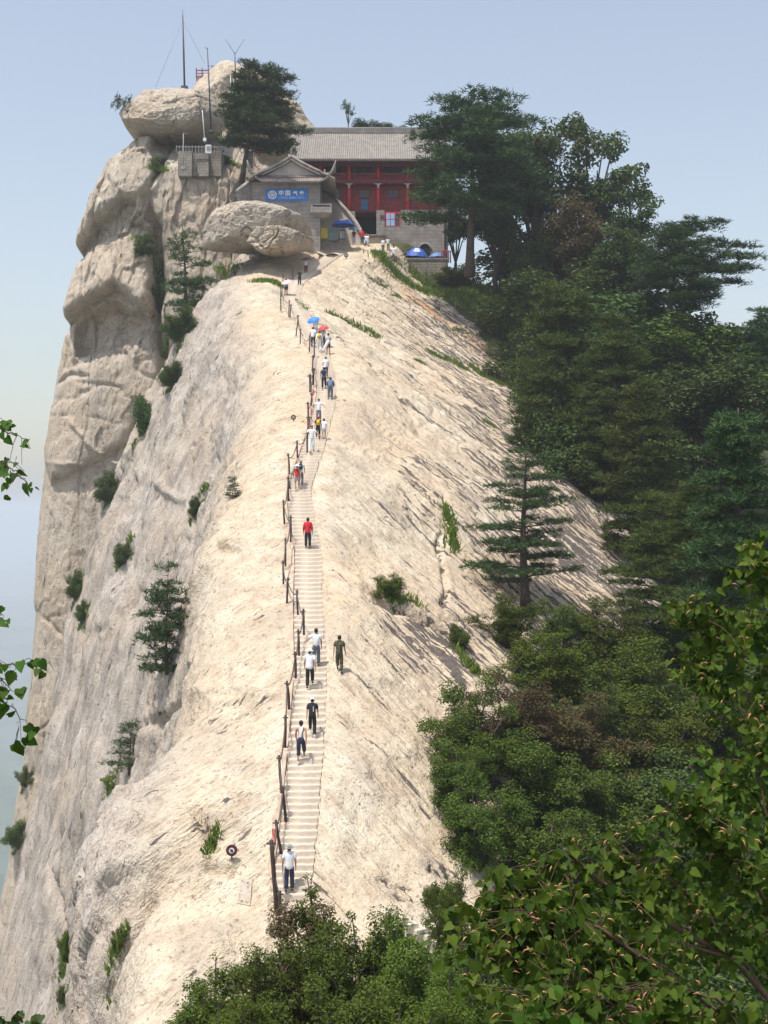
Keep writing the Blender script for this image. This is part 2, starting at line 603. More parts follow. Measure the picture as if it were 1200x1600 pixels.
def facets(u, v, cu, cv, seed, tilt=1.0):
    """fractured blocks: each jittered cell is a small plane of its own tilt and height"""
    rs_ = np.random.RandomState(seed)
    T = rs_.uniform(-1, 1, (64, 64, 5))
    u, v = u / cu, v / cv
    iu, iv = np.floor(u).astype(int), np.floor(v).astype(int)
    best = np.full(len(u), 1e9)
    out = np.zeros(len(u))
    for a in (-1, 0, 1):
        for b in (-1, 0, 1):
            q = T[(iu + a) % 64, (iv + b) % 64]
            du = u - (iu + a + .5 + .42 * q[:, 0])
            dv = v - (iv + b + .5 + .42 * q[:, 1])
            d = np.abs(du) + np.abs(dv) * .9 + .25 * (du * du + dv * dv)
            k = d < best
            best[k] = d[k]
            out[k] = (q[:, 2] * du * tilt + q[:, 3] * dv * tilt + q[:, 4] * .55)[k]
    return out


# a coarse copy to look up where a line of sight meets the ridge
_Yc = np.concatenate([np.arange(-10, 46, 2.0), np.arange(46, 160, 0.8), np.arange(160, 215, 4.0)])
_Xg, _Yg, _Zg, _ = ridge_grid(_Yc, 0.5)
_Gc = np.stack([_Xg, _Yg, _Zg], -1)
_bvh0 = BVHTree.FromPolygons(_Gc.reshape(-1, 3).tolist(), grid_faces(*_Xg.shape).tolist())


def ray0(px, py):
    d = Vector(((px - PCX) / FOC, 1.0, (PCY - py) / FOC)).normalized()
    h = _bvh0.ray_cast(Vector((0, 0, 0)), d)
    return h[0]


def line_dist(V, pts):
    """distance of every vertex to a polyline, and the position 0..1 along it"""
    best = np.full(len(V), 1e9)
    pos = np.zeros(len(V))
    pts = [np.array(p) for p in pts]
    for i in range(len(pts) - 1):
        a, b = pts[i], pts[i + 1]
        ab = b - a
        t = np.clip(((V - a) @ ab) / (ab @ ab + 1e-9), 0, 1)
        d = np.linalg.norm(V - (a + t[:, None] * ab), axis=1)
        k = d < best
        best[k] = d[k]
        pos[k] = (i + t[k]) / (len(pts) - 1)
    return best, pos


# row spacing follows the distance so that near rock has finer relief
_rows = [-12.0]
while _rows[-1] < 214:
    y = _rows[-1]
    _rows.append(y + (1.6 if y < 38 else 0.10 + 0.0006 * y if y < 60 else 0.0027 * y if y < 152 else 1.5))
YR = np.array(_rows)
X, Y, Z, S = ridge_grid(YR)
G = np.stack([X, Y, Z], -1)
N = grid_normals(G)
NR, NC = X.shape
Vr = G.reshape(-1, 3)
Nr = N.reshape(-1, 3)
Sr = S.ravel()
inst = np.abs(Sr) < 1e-6                         # inside the stairs' channel
near_st = np.clip((np.abs(Sr) - 0.1) / 1.6, 0, 1)
right = np.clip(Sr / 1.5, 0, 1)
steep = np.clip((1 - Nr[:, 2]) * 2.2 - 0.25, 0, 1)
wallness = np.where(Sr < 0, np.clip((-Sr - 3.6) / 3.2, 0, 1), 0)
# flowing relief: long swells, slabs that end in small steps, streaks down the fall line
e1 = np.array((0.66, -0.48, -0.58)); e1 /= np.linalg.norm(e1)
e2 = np.array((0.6, 0.8, 0.0)); e3 = np.cross(e1, e2)
fl = np.stack([Vr @ e1, Vr @ e2, Vr @ e3], 1)
w1 = np.array((-0.24, 0.05, -0.97)); w1 /= np.linalg.norm(w1)
wl = np.stack([Vr @ w1 * 0.22, Vr[:, 1], Vr[:, 0] * 1.0], 1)
disp = 0.42 * fbm(Vr, 6.0, 3)
disp += right * (0.16 * fbm(fl * np.array((0.25, 1, 1)), 1.6, 4) + 0.05 * fbm(fl * np.array((0.3, 1, 1)), 0.35, 3))
ter = fbm(fl * np.array((0.3, 1, 1)), 3.2, 3)
disp += right * 0.16 * (np.round(ter * 5) / 5 - ter) * 3.0
_hz = fbm(np.stack([Vr[:, 0] * .35, Vr[:, 1] * .6, Vr[:, 2] * 1.2], 1), 1.0, 4)
disp += (Sr < 0) * (1 - wallness) * (0.13 * _hz + 0.16 * (np.round(_hz * 4) / 4 - _hz))
wt = fbm(wl, 3.0, 4)
disp += wallness * (0.55 * wt + 0.30 * (np.round(wt * 4) / 4 - wt) * 1.6 + 0.14 * fbm(wl, 0.8, 4))
disp += 0.06 * fbm(Vr, 0.55, 4)
disp += wallness * (0.30 * facets(Vr[:, 1] + .6 * fbm(Vr, 3.0, 2), Vr[:, 2] + Vr[:, 0] * .2 + 2.0 * fbm(Vr, 5.0, 2, off=4.0), 3.2, 11.0, 3) + 0.07 * facets(Vr[:, 1], Vr[:, 2] + .6 * fbm(Vr, 2.0, 2), 1.1, 3.2, 9))
disp -= wallness * 0.40 * joints(np.stack([Vr[:, 0] + Vr[:, 2] * .24, Vr[:, 1], Vr[:, 2]], 1), 5.0, (1, 1, .16), .045, 3.0)
disp -= right * 0.22 * joints(fl, 4.5, (.22, 1, 1), .04, 8.0) + (Sr < 0) * (1 - wallness) * 0.16 * joints(Vr, 5.0, (.4, .7, 1.2), .035, 14.0)
disp *= np.where(inst, 0, near_st)
# cracks, ledges and edges seen in the photograph: view polyline, half width, depth (+ groove, - rib)
CRACKS = [
    ([(692, 778), (690, 860), (694, 900), (697, 962)], .16, .4),
    ([(697, 962), (722, 966), (752, 968)], .2, .35),
    ([(586, 938), (640, 952), (700, 976), (760, 1014)], .42, .8),
    ([(512, 488), (552, 508), (594, 530), (660, 590), (760, 640), (860, 715)], .35, .5),
    ([(575, 430), (610, 450), (660, 480), (720, 520), (800, 575)], .35, .55),
    ([(600, 395), (650, 430), (720, 480), (810, 520)], .4, .5),
    ([(640, 570), (700, 610), (770, 660), (840, 700)], .28, .4),
    ([(587, 1372), (625, 1382), (652, 1392)], .18, .45),
    ([(612, 1398), (655, 1408), (712, 1428)], .18, .45),
    ([(665, 1352), (700, 1375), (730, 1390)], .2, .4),
    ([(316, 1354), (345, 1356), (372, 1362)], .2, .55),
    ([(298, 1265), (312, 1285), (328, 1300), (333, 1325)], .16, .4),
    ([(235, 1395), (222, 1430), (205, 1465), (180, 1520), (160, 1575)], .22, .55),
    ([(132, 1300), (122, 1340), (124, 1390), (132, 1420)], .2, .35),
    ([(330, 950), (312, 1000), (302, 1040), (268, 1115), (228, 1140)], .3, .7),
    ([(322, 830), (300, 890), (288, 960), (262, 1040)], .3, .6),
    ([(330, 760), (308, 800), (298, 850)], .3, .6),
    ([(290, 540), (262, 620), (232, 700), (215, 770)], .4, .7),
    ([(340, 500), (300, 570), (282, 640), (270, 700)], .4, .7),
    ([(250, 580), (215, 690), (195, 760), (165, 850)], .4, .8),
    ([(210, 740), (200, 800), (190, 850), (183, 885)], .35, .8),
    ([(240, 752), (262, 770), (288, 782)], .25, -.5),
    ([(145, 1000), (165, 985), (178, 978)], .25, .4),
    ([(150, 960), (120, 1080), (100, 1200), (95, 1290)], .35, .7),
    ([(185, 1010), (160, 1150), (140, 1290)], .3, .5),
    ([(100, 1300), (80, 1350), (100, 1440), (110, 1520), (98, 1590)], .4, .9),
    ([(60, 1330), (50, 1420), (30, 1500)], .4, .8),
    ([(350, 850), (395, 868), (440, 880)], .3, -.35),
    ([(300, 1085), (360, 1075), (430, 1100)], .4, -.35),
    ([(300, 1130), (380, 1105), (440, 1140)], .3, .10),
    ([(330, 990), (400, 955), (445, 950)], .25, .10),
    ([(410, 690), (440, 660), (480, 652)], .4, -.5),
    ([(505, 905), (540, 918), (572, 932)], .25, -.3),
    ([(560, 400), (590, 430), (640, 470)], .3, .35),
    ([(450, 500), (400, 520), (350, 560), (330, 600)], .3, .3),
    ([(470, 480), (520, 520), (600, 590), (650, 660)], .25, .3),
]
streak = np.zeros(len(Vr))
for pts, w, dpt in CRACKS:
    q = [ray0(*p) for p in pts]
    q = [p for p in q if p is not None]
    if len(q) < 2:
        continue
    q = [np.array(p) for p in q]
    c0 = np.mean(q, axis=0)
    rad = max(np.linalg.norm(p - c0) for p in q) + 4
    idx = np.where(np.linalg.norm(Vr - c0, axis=1) < rad)[0]
    wob = Vr[idx] + np.stack([fbm(Vr[idx], 1.2, 2, off=3.0), fbm(Vr[idx], 1.2, 2, off=9.0), fbm(Vr[idx], 1.2, 2, off=5.0)], 1) * 0.16
    d, t = line_dist(wob, q)
    fade = np.clip(np.minimum(t, 1 - t) * 8 + 0.25, 0, 1)
    disp[idx] -= dpt * np.exp(-(d / w) ** 2) * fade * near_st[idx]
    streak[idx] = np.maximum(streak[idx], np.where(Sr[idx] < 0, .12, .5) * np.exp(-(d / (w * 2.2)) ** 2) * fade * (dpt > 0))
# raised slab above the undercut to the right of the stairs
Vr2 = Vr + Nr * disp[:, None]
Vr2[inst, 2] -= 0.16
# lichen: more to the right, in a few fields
pr = np.stack([PCX + FOC * Vr[:, 0] / np.maximum(Vr[:, 1], 1), PCY - FOC * Vr[:, 2] / np.maximum(Vr[:, 1], 1)], 1)
field = np.clip((Sr - 3.0) / 12.0, 0, 1) * 0.68
for cx_, cy_, rx_, ry_, a_ in ((690, 1005, 85, 55, 1.0), (650, 975, 60, 25, 1.0), (720, 1040, 50, 35, .95), (640, 800, 60, 45, .55), (820, 720, 160, 90, .75), (900, 860, 140, 110, .95), (700, 620, 90, 60, .45), (640, 730, 60, 40, .35), (780, 560, 70, 60, .4)):
    field = np.maximum(field, a_ * np.exp(-((pr[:, 0] - cx_) / rx_) ** 2 - ((pr[:, 1] - cy_) / ry_) ** 2))
streak = np.clip(np.maximum(streak, field), 0, 1)
rust_pts = [ray0(*p) for p in ((632, 455), (665, 480), (700, 505), (760, 545), (800, 575))]
d, t = line_dist(Vr, rust_pts)
rust = 0.9 * np.exp(-(d / 1.0) ** 2) * (Vr[:, 1] > 90)
# where the plants begin on the flank (distance from the stairs)
edge = np.interp(Vr[:, 1], [-12, 36, 44, 47, 51, 56, 62, 68, 72, 76, 80, 90, 100, 120, 135, 142, 150, 160], [-20, -8, 3, 6.5, 7.2, 8.2, 9.3, 10.2, 13, 20, 21.5, 22.5, 23.5, 22.5, 20, 17.5, 9, -3])
soil = np.clip((Sr - edge) / 2.0 + 0.5, 0, 1)
soil = np.maximum(soil, ((Vr[:, 1] < 41) & (Sr > -4)).astype(float))
soil[Vr[:, 1] > 157] = np.maximum(soil[Vr[:, 1] > 157], (Sr[Vr[:, 1] > 157] > 10) * 1.0)
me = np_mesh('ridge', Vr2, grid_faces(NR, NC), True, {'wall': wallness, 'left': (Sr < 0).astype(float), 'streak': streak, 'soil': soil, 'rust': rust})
ridge = link('mountain_ridge', me, GRANITE)
tag(ridge, 'bare pale granite ridge falling away to cliffs beside the stairs', kind='structure')


# ------------------------------------------------------------------ the far peak: a cliff seen from the front, with bulges and overhangs
def poly_sd(p, poly):
    """signed distance to a closed polygon (positive inside)"""
    poly = np.asarray(poly, float)
    n = len(poly)
    d = np.full(len(p), 1e9)
    ins = np.zeros(len(p), bool)
    for i in range(n):
        a, b = poly[i], poly[(i + 1) % n]
        ab = b - a
        t = np.clip(((p - a) @ ab) / (ab @ ab + 1e-9), 0, 1)
        d = np.minimum(d, np.linalg.norm(p - (a + t[:, None] * ab), axis=1))
        c = ((a[1] > p[:, 1]) != (b[1] > p[:, 1]))
        with np.errstate(divide='ignore', invalid='ignore'):
            xi = (b[0] - a[0]) * (p[:, 1] - a[1]) / (b[1] - a[1] + 1e-12) + a[0]
        ins ^= c & (p[:, 0] < xi)
    return np.where(ins, d, -d)


PS = 155.0 / FOC                                  # metres per view pixel at the peak
_v = np.concatenate([np.linspace(-0.06, 0, 14)[:-1], np.linspace(0, 1, 440)])
_t = np.concatenate([-np.linspace(1, 0, 16)[:-1] * 0.02, np.linspace(0, 1, 250)])
TT, VV = np.meshgrid(_t, _v)
ytop = np.interp(TT, [0, .1, .2, .27, .32, .45, .62, .8, 1], [214, 205, 212, 235, 252, 251, 256, 285, 330])
vv = np.clip(VV, 0, 1)
py = ytop + vv * (1560 - ytop)
xl = np.interp(py, [200, 215, 240, 300, 380, 388, 480, 500, 520, 580, 640, 700, 800, 900, 940, 960, 1050, 1100, 1200, 1260, 1350, 1440, 1600],
               [200, 188, 160, 139, 119, 122, 101, 103, 91, 81, 73, 66, 57, 53, 51, 54, 50, 44, 37, 26, 17, 0, -60])
xl = PCX + (xl - PCX) * 1.012
tt = np.clip(TT, 0, 1)
px = xl + tt * (430 - xl)
Xm = (px - PCX) * PS
Zm = (PCY - py) * PS
Rm = 7.0
dx = Xm - (xl - PCX) * PS
rnd = np.clip(dx / Rm, 0, 1)
Ym = 156.0 - (45 - Zm) * 0.06 + Rm * 0.8 * (1 - np.sqrt(np.clip(1 - (1 - rnd) ** 2, 0, 1)))
Ym += np.where(TT < 0, -TT * 50 * 8, 0)            # wraps round behind the left edge
pp = np.stack([px.ravel(), py.ravel()], 1)
pw = np.stack([Xm.ravel(), np.full(Xm.size, 155.0), Zm.ravel()], 1)
ppw = pp + np.stack([fbm(pw, 2.5, 3, off=2.0), fbm(pw, 2.5, 3, off=7.0)], 1) * 3.5
rel = np.zeros(len(pp))
# outline, height at the lower edge, height at the upper edge, roundness in view pixels
BULGES = [
    ([(150, 195), (236, 195), (262, 240), (268, 292), (252, 320), (238, 312), (214, 322), (196, 318), (182, 336), (150, 350), (118, 392), (90, 380), (110, 290)], 5.2, .8, 7),
    ([(90, 395), (122, 395), (150, 372), (205, 345), (238, 350), (246, 398), (250, 440), (246, 492), (214, 481), (184, 452), (140, 480), (102, 502), (70, 500)], 4.6, .5, 5),
    ([(232, 262), (262, 240), (300, 238), (346, 246), (384, 285), (400, 400), (380, 520), (262, 560), (250, 505), (256, 430), (240, 380), (226, 340), (226, 300)], 4.8, 3.2, 20),
    ([(203, 352), (214, 312), (238, 272), (246, 288), (236, 330), (226, 356)], 3.2, 1.6, 4),
    ([(210, 345), (250, 338), (252, 372), (232, 366)], 3.4, 1.4, 4),
    ([(148, 520), (196, 498), (246, 500), (240, 512), (205, 528), (170, 545), (152, 540)], 1.1, .4, 4),
    ([(80, 592), (100, 575), (140, 565), (250, 520), (256, 600), (200, 700), (80, 760), (50, 700)], 1.6, .5, 6),
    ([(20, 900), (60, 760), (150, 760), (170, 900), (120, 1100), (60, 1200), (10, 1150)], .8, .3, 16),
]
for poly, h0, h1, rw in BULGES:
    q = np.array(poly, float)
    d = poly_sd(ppw, q)
    k = np.clip((pp[:, 1] - q[:, 1].min()) / (np.ptp(q[:, 1])), 0, 1)
    b = (h1 + (h0 - h1) * k) * (1 - np.exp(-np.clip(d, 0, None) / rw))
    rel = np.maximum(rel, b)
# niche below the middle overhang, grooves
d = poly_sd(ppw, [(112, 506), (140, 488), (184, 470), (216, 488), (246, 497), (236, 520), (180, 545), (130, 560), (114, 555)])
rel -= 2.6 * (1 - np.exp(-np.clip(d, 0, None) / 6)) * (rel < 1.0)
for pts, w, dpt in (([(262, 245), (240, 290), (214, 345), (205, 352)], 5, 1.0), ([(240, 330), (250, 400), (247, 490), (256, 560)], 9, 2.6), ([(110, 655), (150, 700), (210, 740)], 3, -.45),
                    ([(60, 720), (140, 728), (215, 722)], 3, -.3), ([(80, 600), (110, 585), (140, 590)], 4, .8), ([(70, 960), (120, 1000), (160, 1010)], 3, .4), ([(183, 400), (184, 450)], 3, -.6),
                    ([(155, 300), (170, 330)], 4, .3), ([(170, 470), (192, 490)], 3, .5), ([(60, 1040), (90, 1180), (80, 1260)], 4, .6)):
    d, t = line_dist(ppw, pts)
    rel -= dpt * np.exp(-(d / w) ** 2) * np.clip(np.minimum(t, 1 - t) * 6 + .3, 0, 1)
wl = np.stack([pw[:, 0], pw[:, 1], pw[:, 2] * 0.35], 1)
wt = fbm(wl, 5.0, 4, off=21.0)
_up = np.clip((640 - pp[:, 1]) / 100, .4, 1)
rel += _up * (0.5 * facets(ppw[:, 0] + 3 * wt, ppw[:, 1] + 8 * wt, 38.0, 62.0, 11) + 0.12 * facets(ppw[:, 0], ppw[:, 1], 13.0, 24.0, 12))
rel += _up * (0.55 * wt + 0.75 * (np.round(wt * 3.0) / 3.0 - wt) + 0.14 * fbm(pw, 1.1, 4))
rel -= _up * 0.55 * joints(pw, 7.0, (1, 1, .18), .03, 5.0) + 0.3 * joints(pw, 7.0, (.35, 1, 1.1), .025, 17.0)
Ym = Ym - rel.reshape(Ym.shape)
back = np.clip(-VV / 0.06, 0, 1)
Ym = Ym + back * 16
Zm = Zm + back * (0.5 + 8.5 * np.clip((TT - 0.1) / 0.2, 0, 1))
me = np_mesh('peak', np.stack([Xm, Ym, Zm], -1).reshape(-1, 3), grid_faces(*Xm.shape)[:, ::-1], True,
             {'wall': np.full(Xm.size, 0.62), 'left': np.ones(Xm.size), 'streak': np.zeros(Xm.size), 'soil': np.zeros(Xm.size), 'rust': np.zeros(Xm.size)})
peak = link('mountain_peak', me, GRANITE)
tag(peak, 'sheer pale cliff of the summit with bulging overhangs', kind='structure')


def smooth_closed(poly, n, it=2):
    p = np.asarray(poly, float)
    for _ in range(it):                            # Chaikin
        q = np.roll(p, -1, 0)
        p = np.stack([0.75 * p + 0.25 * q, 0.25 * p + 0.75 * q], 1).reshape(-1, 2)
    p = np.vstack([p, p[:1]])
    s = np.concatenate([[0], np.cumsum(np.linalg.norm(np.diff(p, axis=0), axis=1))])
    t = np.linspace(0, s[-1], n, endpoint=False)
    return np.stack([np.interp(t, s, p[:, 0]), np.interp(t, s, p[:, 1])], 1)


def boulder(name, label, poly, Y0, depth, back, lip, seed, it=2, wall=0.35, amp=0.25, pw_=2.4):
    """a rounded block: outline in the view at distance Y0, bulging towards the viewer (depth) and away (back); lip = thickest point"""
    nt_, nr = 150, 44
    b = smooth_closed(poly, nt_, it)
    S0 = Y0 / FOC
    bx = np.stack([(b[:, 0] - PCX) * S0, (PCY - b[:, 1]) * S0], 1)
    c = np.array([(lip[0] - PCX) * S0, (PCY - lip[1]) * S0])
    vs = []
    prof = np.concatenate([np.linspace(0.02, 1, nr), np.linspace(1, 0.02, nr)[1:]])
    sgn = np.concatenate([-np.ones(nr), np.ones(nr - 1)])
    for r, s in zip(prof, sgn):
        xy = c + r * (bx - c)
        th = (1 - r ** pw_) ** (1 / pw_)
        vs.append(np.stack([xy[:, 0], np.full(nt_, Y0 + s * th * (depth if s < 0 else back)), xy[:, 1]], 1))
    V = np.concatenate(vs)
    cen = np.array([c[0], Y0, c[1]])
    dirn = V - cen
    dirn /= np.linalg.norm(dirn, axis=1)[:, None] + 1e-6
    rs_ = np.random.RandomState(int(seed * 10))       # cleaved faces: flatten what sticks out beyond a few planes
    for _k in range(13):
        nv = rs_.normal(size=3) * np.array((1, .8, 1))
        nv[1] = -abs(nv[1]) if _k % 4 else nv[1]
        nv /= np.linalg.norm(nv)
        dd = (V - cen) @ nv
        lim = dd.max() * rs_.uniform(.80, .97)
        V = V - nv * (np.clip(dd - lim, 0, None) * .94)[:, None]
    n1 = fbm(V, 2.6, 3, off=seed)
    lay = fbm(V * np.array((.35, .35, 1.6)), 1.6, 3, off=seed + 5)
    V = V + dirn * (amp * .6 * n1 + amp * 1.2 * (np.round(n1 * 3) / 3 - n1) + amp * .9 * (np.round(lay * 3) / 3 - lay) + 0.25 * amp * fbm(V, 0.6, 4, off=seed + 3)
                   - amp * 1.5 * joints(V, 4.0, (1, 1, .6), .04, seed) - amp * .9 * joints(V, 3.0, (.3, .3, 1.3), .035, seed + 9))[:, None]
    i = np.arange(len(prof) * nt_).reshape(len(prof), nt_)
    j = np.roll(i, -1, 1)
    F = np.stack([i[:-1], j[:-1], j[1:], i[1:]], -1).reshape(-1, 4)
    n = len(V)
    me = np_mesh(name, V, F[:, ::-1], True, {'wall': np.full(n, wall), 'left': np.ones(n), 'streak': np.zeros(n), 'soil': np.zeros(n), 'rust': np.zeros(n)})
    o = link(name, me, GRANITE)
    return tag(o, label, 'boulder')


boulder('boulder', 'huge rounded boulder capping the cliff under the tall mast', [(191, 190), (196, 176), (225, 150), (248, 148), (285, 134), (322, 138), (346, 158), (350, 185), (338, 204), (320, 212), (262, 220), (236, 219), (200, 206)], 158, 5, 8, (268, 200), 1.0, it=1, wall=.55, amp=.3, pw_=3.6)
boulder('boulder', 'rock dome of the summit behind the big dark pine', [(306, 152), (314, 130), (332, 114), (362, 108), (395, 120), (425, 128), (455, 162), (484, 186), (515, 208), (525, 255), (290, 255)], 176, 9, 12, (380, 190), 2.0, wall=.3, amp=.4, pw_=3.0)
boulder('boulder', 'long flat-topped boulder with a dark cave-like front below the gatehouse', [(318, 352), (330, 338), (372, 326), (400, 322), (440, 330), (482, 346), (490, 366), (470, 380), (440, 388), (392, 392), (330, 400), (319, 392)], 143, 5, 4, (385, 350), 3.0, it=1, wall=.75, amp=.28, pw_=4.2)  # wall tone darkens the block for grey lichen stain and the front's shade
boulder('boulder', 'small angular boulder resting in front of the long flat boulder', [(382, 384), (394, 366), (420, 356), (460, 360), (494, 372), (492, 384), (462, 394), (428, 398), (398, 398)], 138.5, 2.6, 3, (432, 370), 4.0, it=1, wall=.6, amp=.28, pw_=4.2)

# ------------------------------------------------------------------ valley floor and far hills below the cliff
_n = 90
_a = np.linspace(-1, 1, _n)
_ax = np.sign(_a) * np.abs(_a) ** 2.2 * 16000
VX, VY = np.meshgrid(_ax, _ax + 3000)
vp = np.stack([VX.ravel(), VY.ravel(), np.zeros(VX.size)], 1)
vz = -560 + 170 * fbm(vp, 1500, 4) + 60 * fbm(vp, 300, 3)
me = np_mesh('terrain', np.stack([VX.ravel(), VY.ravel(), vz], 1), grid_faces(_n, _n)[:, ::1], True)
m, nt, out = mat_new('valley_woods')
b = nd(nt, 'ShaderNodeBsdfPrincipled')
b.inputs['Roughness'].default_value = 0.95
tc = nd(nt, 'ShaderNodeTexCoord')
nt.links.new(ramp(nt, noise_n(nt, tc.outputs['Object'], 0.01, 8), [(0.35, (0.04, 0.07, 0.03)), (0.62, (0.11, 0.13, 0.07))]), b.inputs['Base Color'])
nt.links.new(b.outputs[0], out.inputs[0])
terrain = link('terrain', me, m)
tag(terrain, 'wooded valley floor far below the cliffs', kind='structure')

bpy.context.view_layer.update()
_dg = bpy.context.evaluated_depsgraph_get()
BVH_R = BVHTree.FromObject(ridge, _dg)
BVH_P = BVHTree.FromObject(peak, _dg)


def ray(px, py, which=None):
    d = Vector(((px - PCX) / FOC, 1.0, (PCY - py) / FOC)).normalized()
    best = None
    for b in ((BVH_R, BVH_P) if which is None else (which,)):
        h = b.ray_cast(Vector((0, 0, 0)), d)
        if h[0] is not None and (best is None or h[3] < best[3]):
            best = h
    return best


def ground(x, y, which=None):
    h = (which or BVH_R).ray_cast(Vector((x, y, 120)), Vector((0, 0, -1)))
    return h[0].z if h[0] is not None else None

# ------------------------------------------------------------------ stairs cut along the crest
rnd = random.Random(5)
STONE_STEP = simple_mat('step_granite', (0.60, 0.51, 0.41), 0.9, 0.3, 2.2, 0.6)
CONCRETE = simple_mat('pinkish_mortar', (0.48, 0.36, 0.27), 0.9, 0.22, 2.5, 0.5)


def step_mesh(seed):
    rr = random.Random(seed)
    n = 9
    mb = MB()
    vs = []
    for i in range(n):
        x = -0.5 + i / (n - 1)
        w = rr.uniform(-0.03, 0.03)
        d = rr.uniform(-0.02, 0.02)
        wear = -0.018 * math.exp(-((x) / 0.25) ** 2)
        vs += [(x, w - 0.03, -0.42), (x, w, -0.05 + d * .5), (x, w + 0.05, wear + d * .3), (x, 1.12, d * .3), (x, 1.12, -0.42)]
    fs = []
    for i in range(n - 1):
        for k in range(4):
            a = i * 5 + k
            fs.append((a, a + 5, a + 6, a + 1))
    fs += [(0, 1, 2, 3, 4), tuple((n - 1) * 5 + k for k in (4, 3, 2, 1, 0))]
    mb.add(vs, fs)
    return mb.mesh('step')


step_meshes = [step_mesh(k) for k in range(5)]
for _m in step_meshes:
    _m.materials.append(STONE_STEP)
staircase = empty('stone_staircase', (crest(47.0)[0], 47.0, crest(47.0)[1]))
tag(staircase, 'long flight of stone steps climbing the crest of the ridge', kind='structure')
staircase_inv = Matrix.Translation(-Vector(staircase.location))
zz = float(crest(46.9)[1])
z_end = float(crest(151.5)[1])
while zz < z_end:
    y0, y1 = crest_y_at(zz), crest_y_at(zz + 0.2)
    x0, x1 = float(crest(y0)[0]), float(crest(y1)[0])
    ang = -math.atan2(float(crest(y0 + 1.5)[0] - crest(y0 - 1.5)[0]), 3.0) * 0.8
    o = link('step', rnd.choice(step_meshes), None, staircase)
    o.location = Vector((x0 + rnd.uniform(-.04, .04), y0, zz + 0.06)) - Vector(staircase.location)
    o.rotation_euler = (rnd.uniform(-.01, .01), rnd.uniform(-.012, .012), ang + rnd.uniform(-.03, .03))
    o.scale = (2 * float(stair_half(y0)) * rnd.uniform(.98, 1.08), max(0.16, y1 - y0) + 0.05, 1)
    zz += 0.2
# mortar footing between posts and steps
mb = MB()
yy = np.arange(47.5, 131, 0.5)
cx_, cz_ = crest(yy)
vs, fs = [], []
for i, y in enumerate(yy):
    w0 = 0.72
    w1 = w0 + 0.20 + 0.10 * math.sin(y * 1.7) + 0.08 * math.sin(y * 4.1)
    zt = cz_[i] + 0.06 + 0.05 * math.sin(y * 3.3)
    vs += [(cx_[i] - w0, y, cz_[i] - .25), (cx_[i] - w0 - .03, y, zt), (cx_[i] - w1, y, zt - 0.02), (cx_[i] - w1 - .12, y, cz_[i] - .35)]
for i in range(len(yy) - 1):
    for k in range(3):
        a = i * 4 + k
        fs.append((a, a + 4, a + 5, a + 1))
mb.add(vs, fs, False)
kb = mb.build('kerb', CONCRETE, staircase)
kb.matrix_parent_inverse = staircase_inv
# lower flight that turns right behind the bushes
flight = empty('stone_staircase', P(600, 1425, 45.6))
tag(flight, 'short lower flight of pale stone blocks turning down behind the bushes', kind='structure')
for k in range(9):
    p = P(606 + 14 * k, 1428 + 8.5 * k, 45.4 - 0.05 * k)
    o = link('step', step_meshes[k % 5], None, flight)
    o.location = p - Vector(flight.location)
    o.rotation_euler = (0, 0, R(-62) + rnd.uniform(-.1, .1))
    o.scale = (1.5, 0.42, 1)

# ------------------------------------------------------------------ chain railing
IRON = simple_mat('rusty_iron', (0.050, 0.030, 0.024), 0.75, 0.4, 9, 0.2)
CHAIN = simple_mat('dark_chain', (0.09, 0.075, 0.065), 0.6, 0.3, 20)
RIBBON = simple_mat('red_ribbon', (0.55, 0.03, 0.03), 0.8, 0.2, 12)
POSTS = [(424, 1313, 433, 1428, .085), (437, 1392, 436, 1434, .07), (431, 1281, 441, 1338, .06), (436, 1180, 441, 1243, .055), (441, 1228, 447, 1288, .06), (446, 1117, 445, 1172, .06), (448, 1064, 452, 1112, .06), (461, 1018, 462, 1067, .055),
         (466, 983, 467, 1029, .055), (474, 951, 475, 998, .055), (464, 921, 466, 967, .05), (450, 902, 448, 946, .055), (442, 876, 443, 916, .05), (446, 840, 446, 888, .05), (454, 805, 454, 850, .055), (443, 781, 445, 822, .055),
         (450, 744, 451, 786, .055), (452, 752, 453, 768, .05), (450, 708, 452, 744, .055), (464, 688, 465, 719, .055), (480, 675, 480, 710, .055), (482, 650, 482, 681, .09), (481, 628, 481, 660, .07), (487, 614, 486, 636, .05),
         (484, 585, 485, 615, .10), (490, 575, 489, 604, .09), (489, 555, 488, 584, .06), (492, 534, 491, 562, .06), (484, 523, 483, 552, .05), (470, 513, 469, 539, .05), (466, 492, 462, 527, .05), (465, 492, 468, 512, .05),
         (455, 475, 453, 499, .055), (452, 469, 451, 497, .05), (439, 448, 439, 488, .055), (442, 428, 443, 452, .055), (457, 418, 458, 438, .05)]
h0 = ray(433, 1428)[0]
railing = empty('chain_railing', h0)
tag(railing, 'rusty iron post and chain railing along the stone stairs', 'railing')
r_inv = Matrix.Translation(-Vector(railing.location))
anchors = []
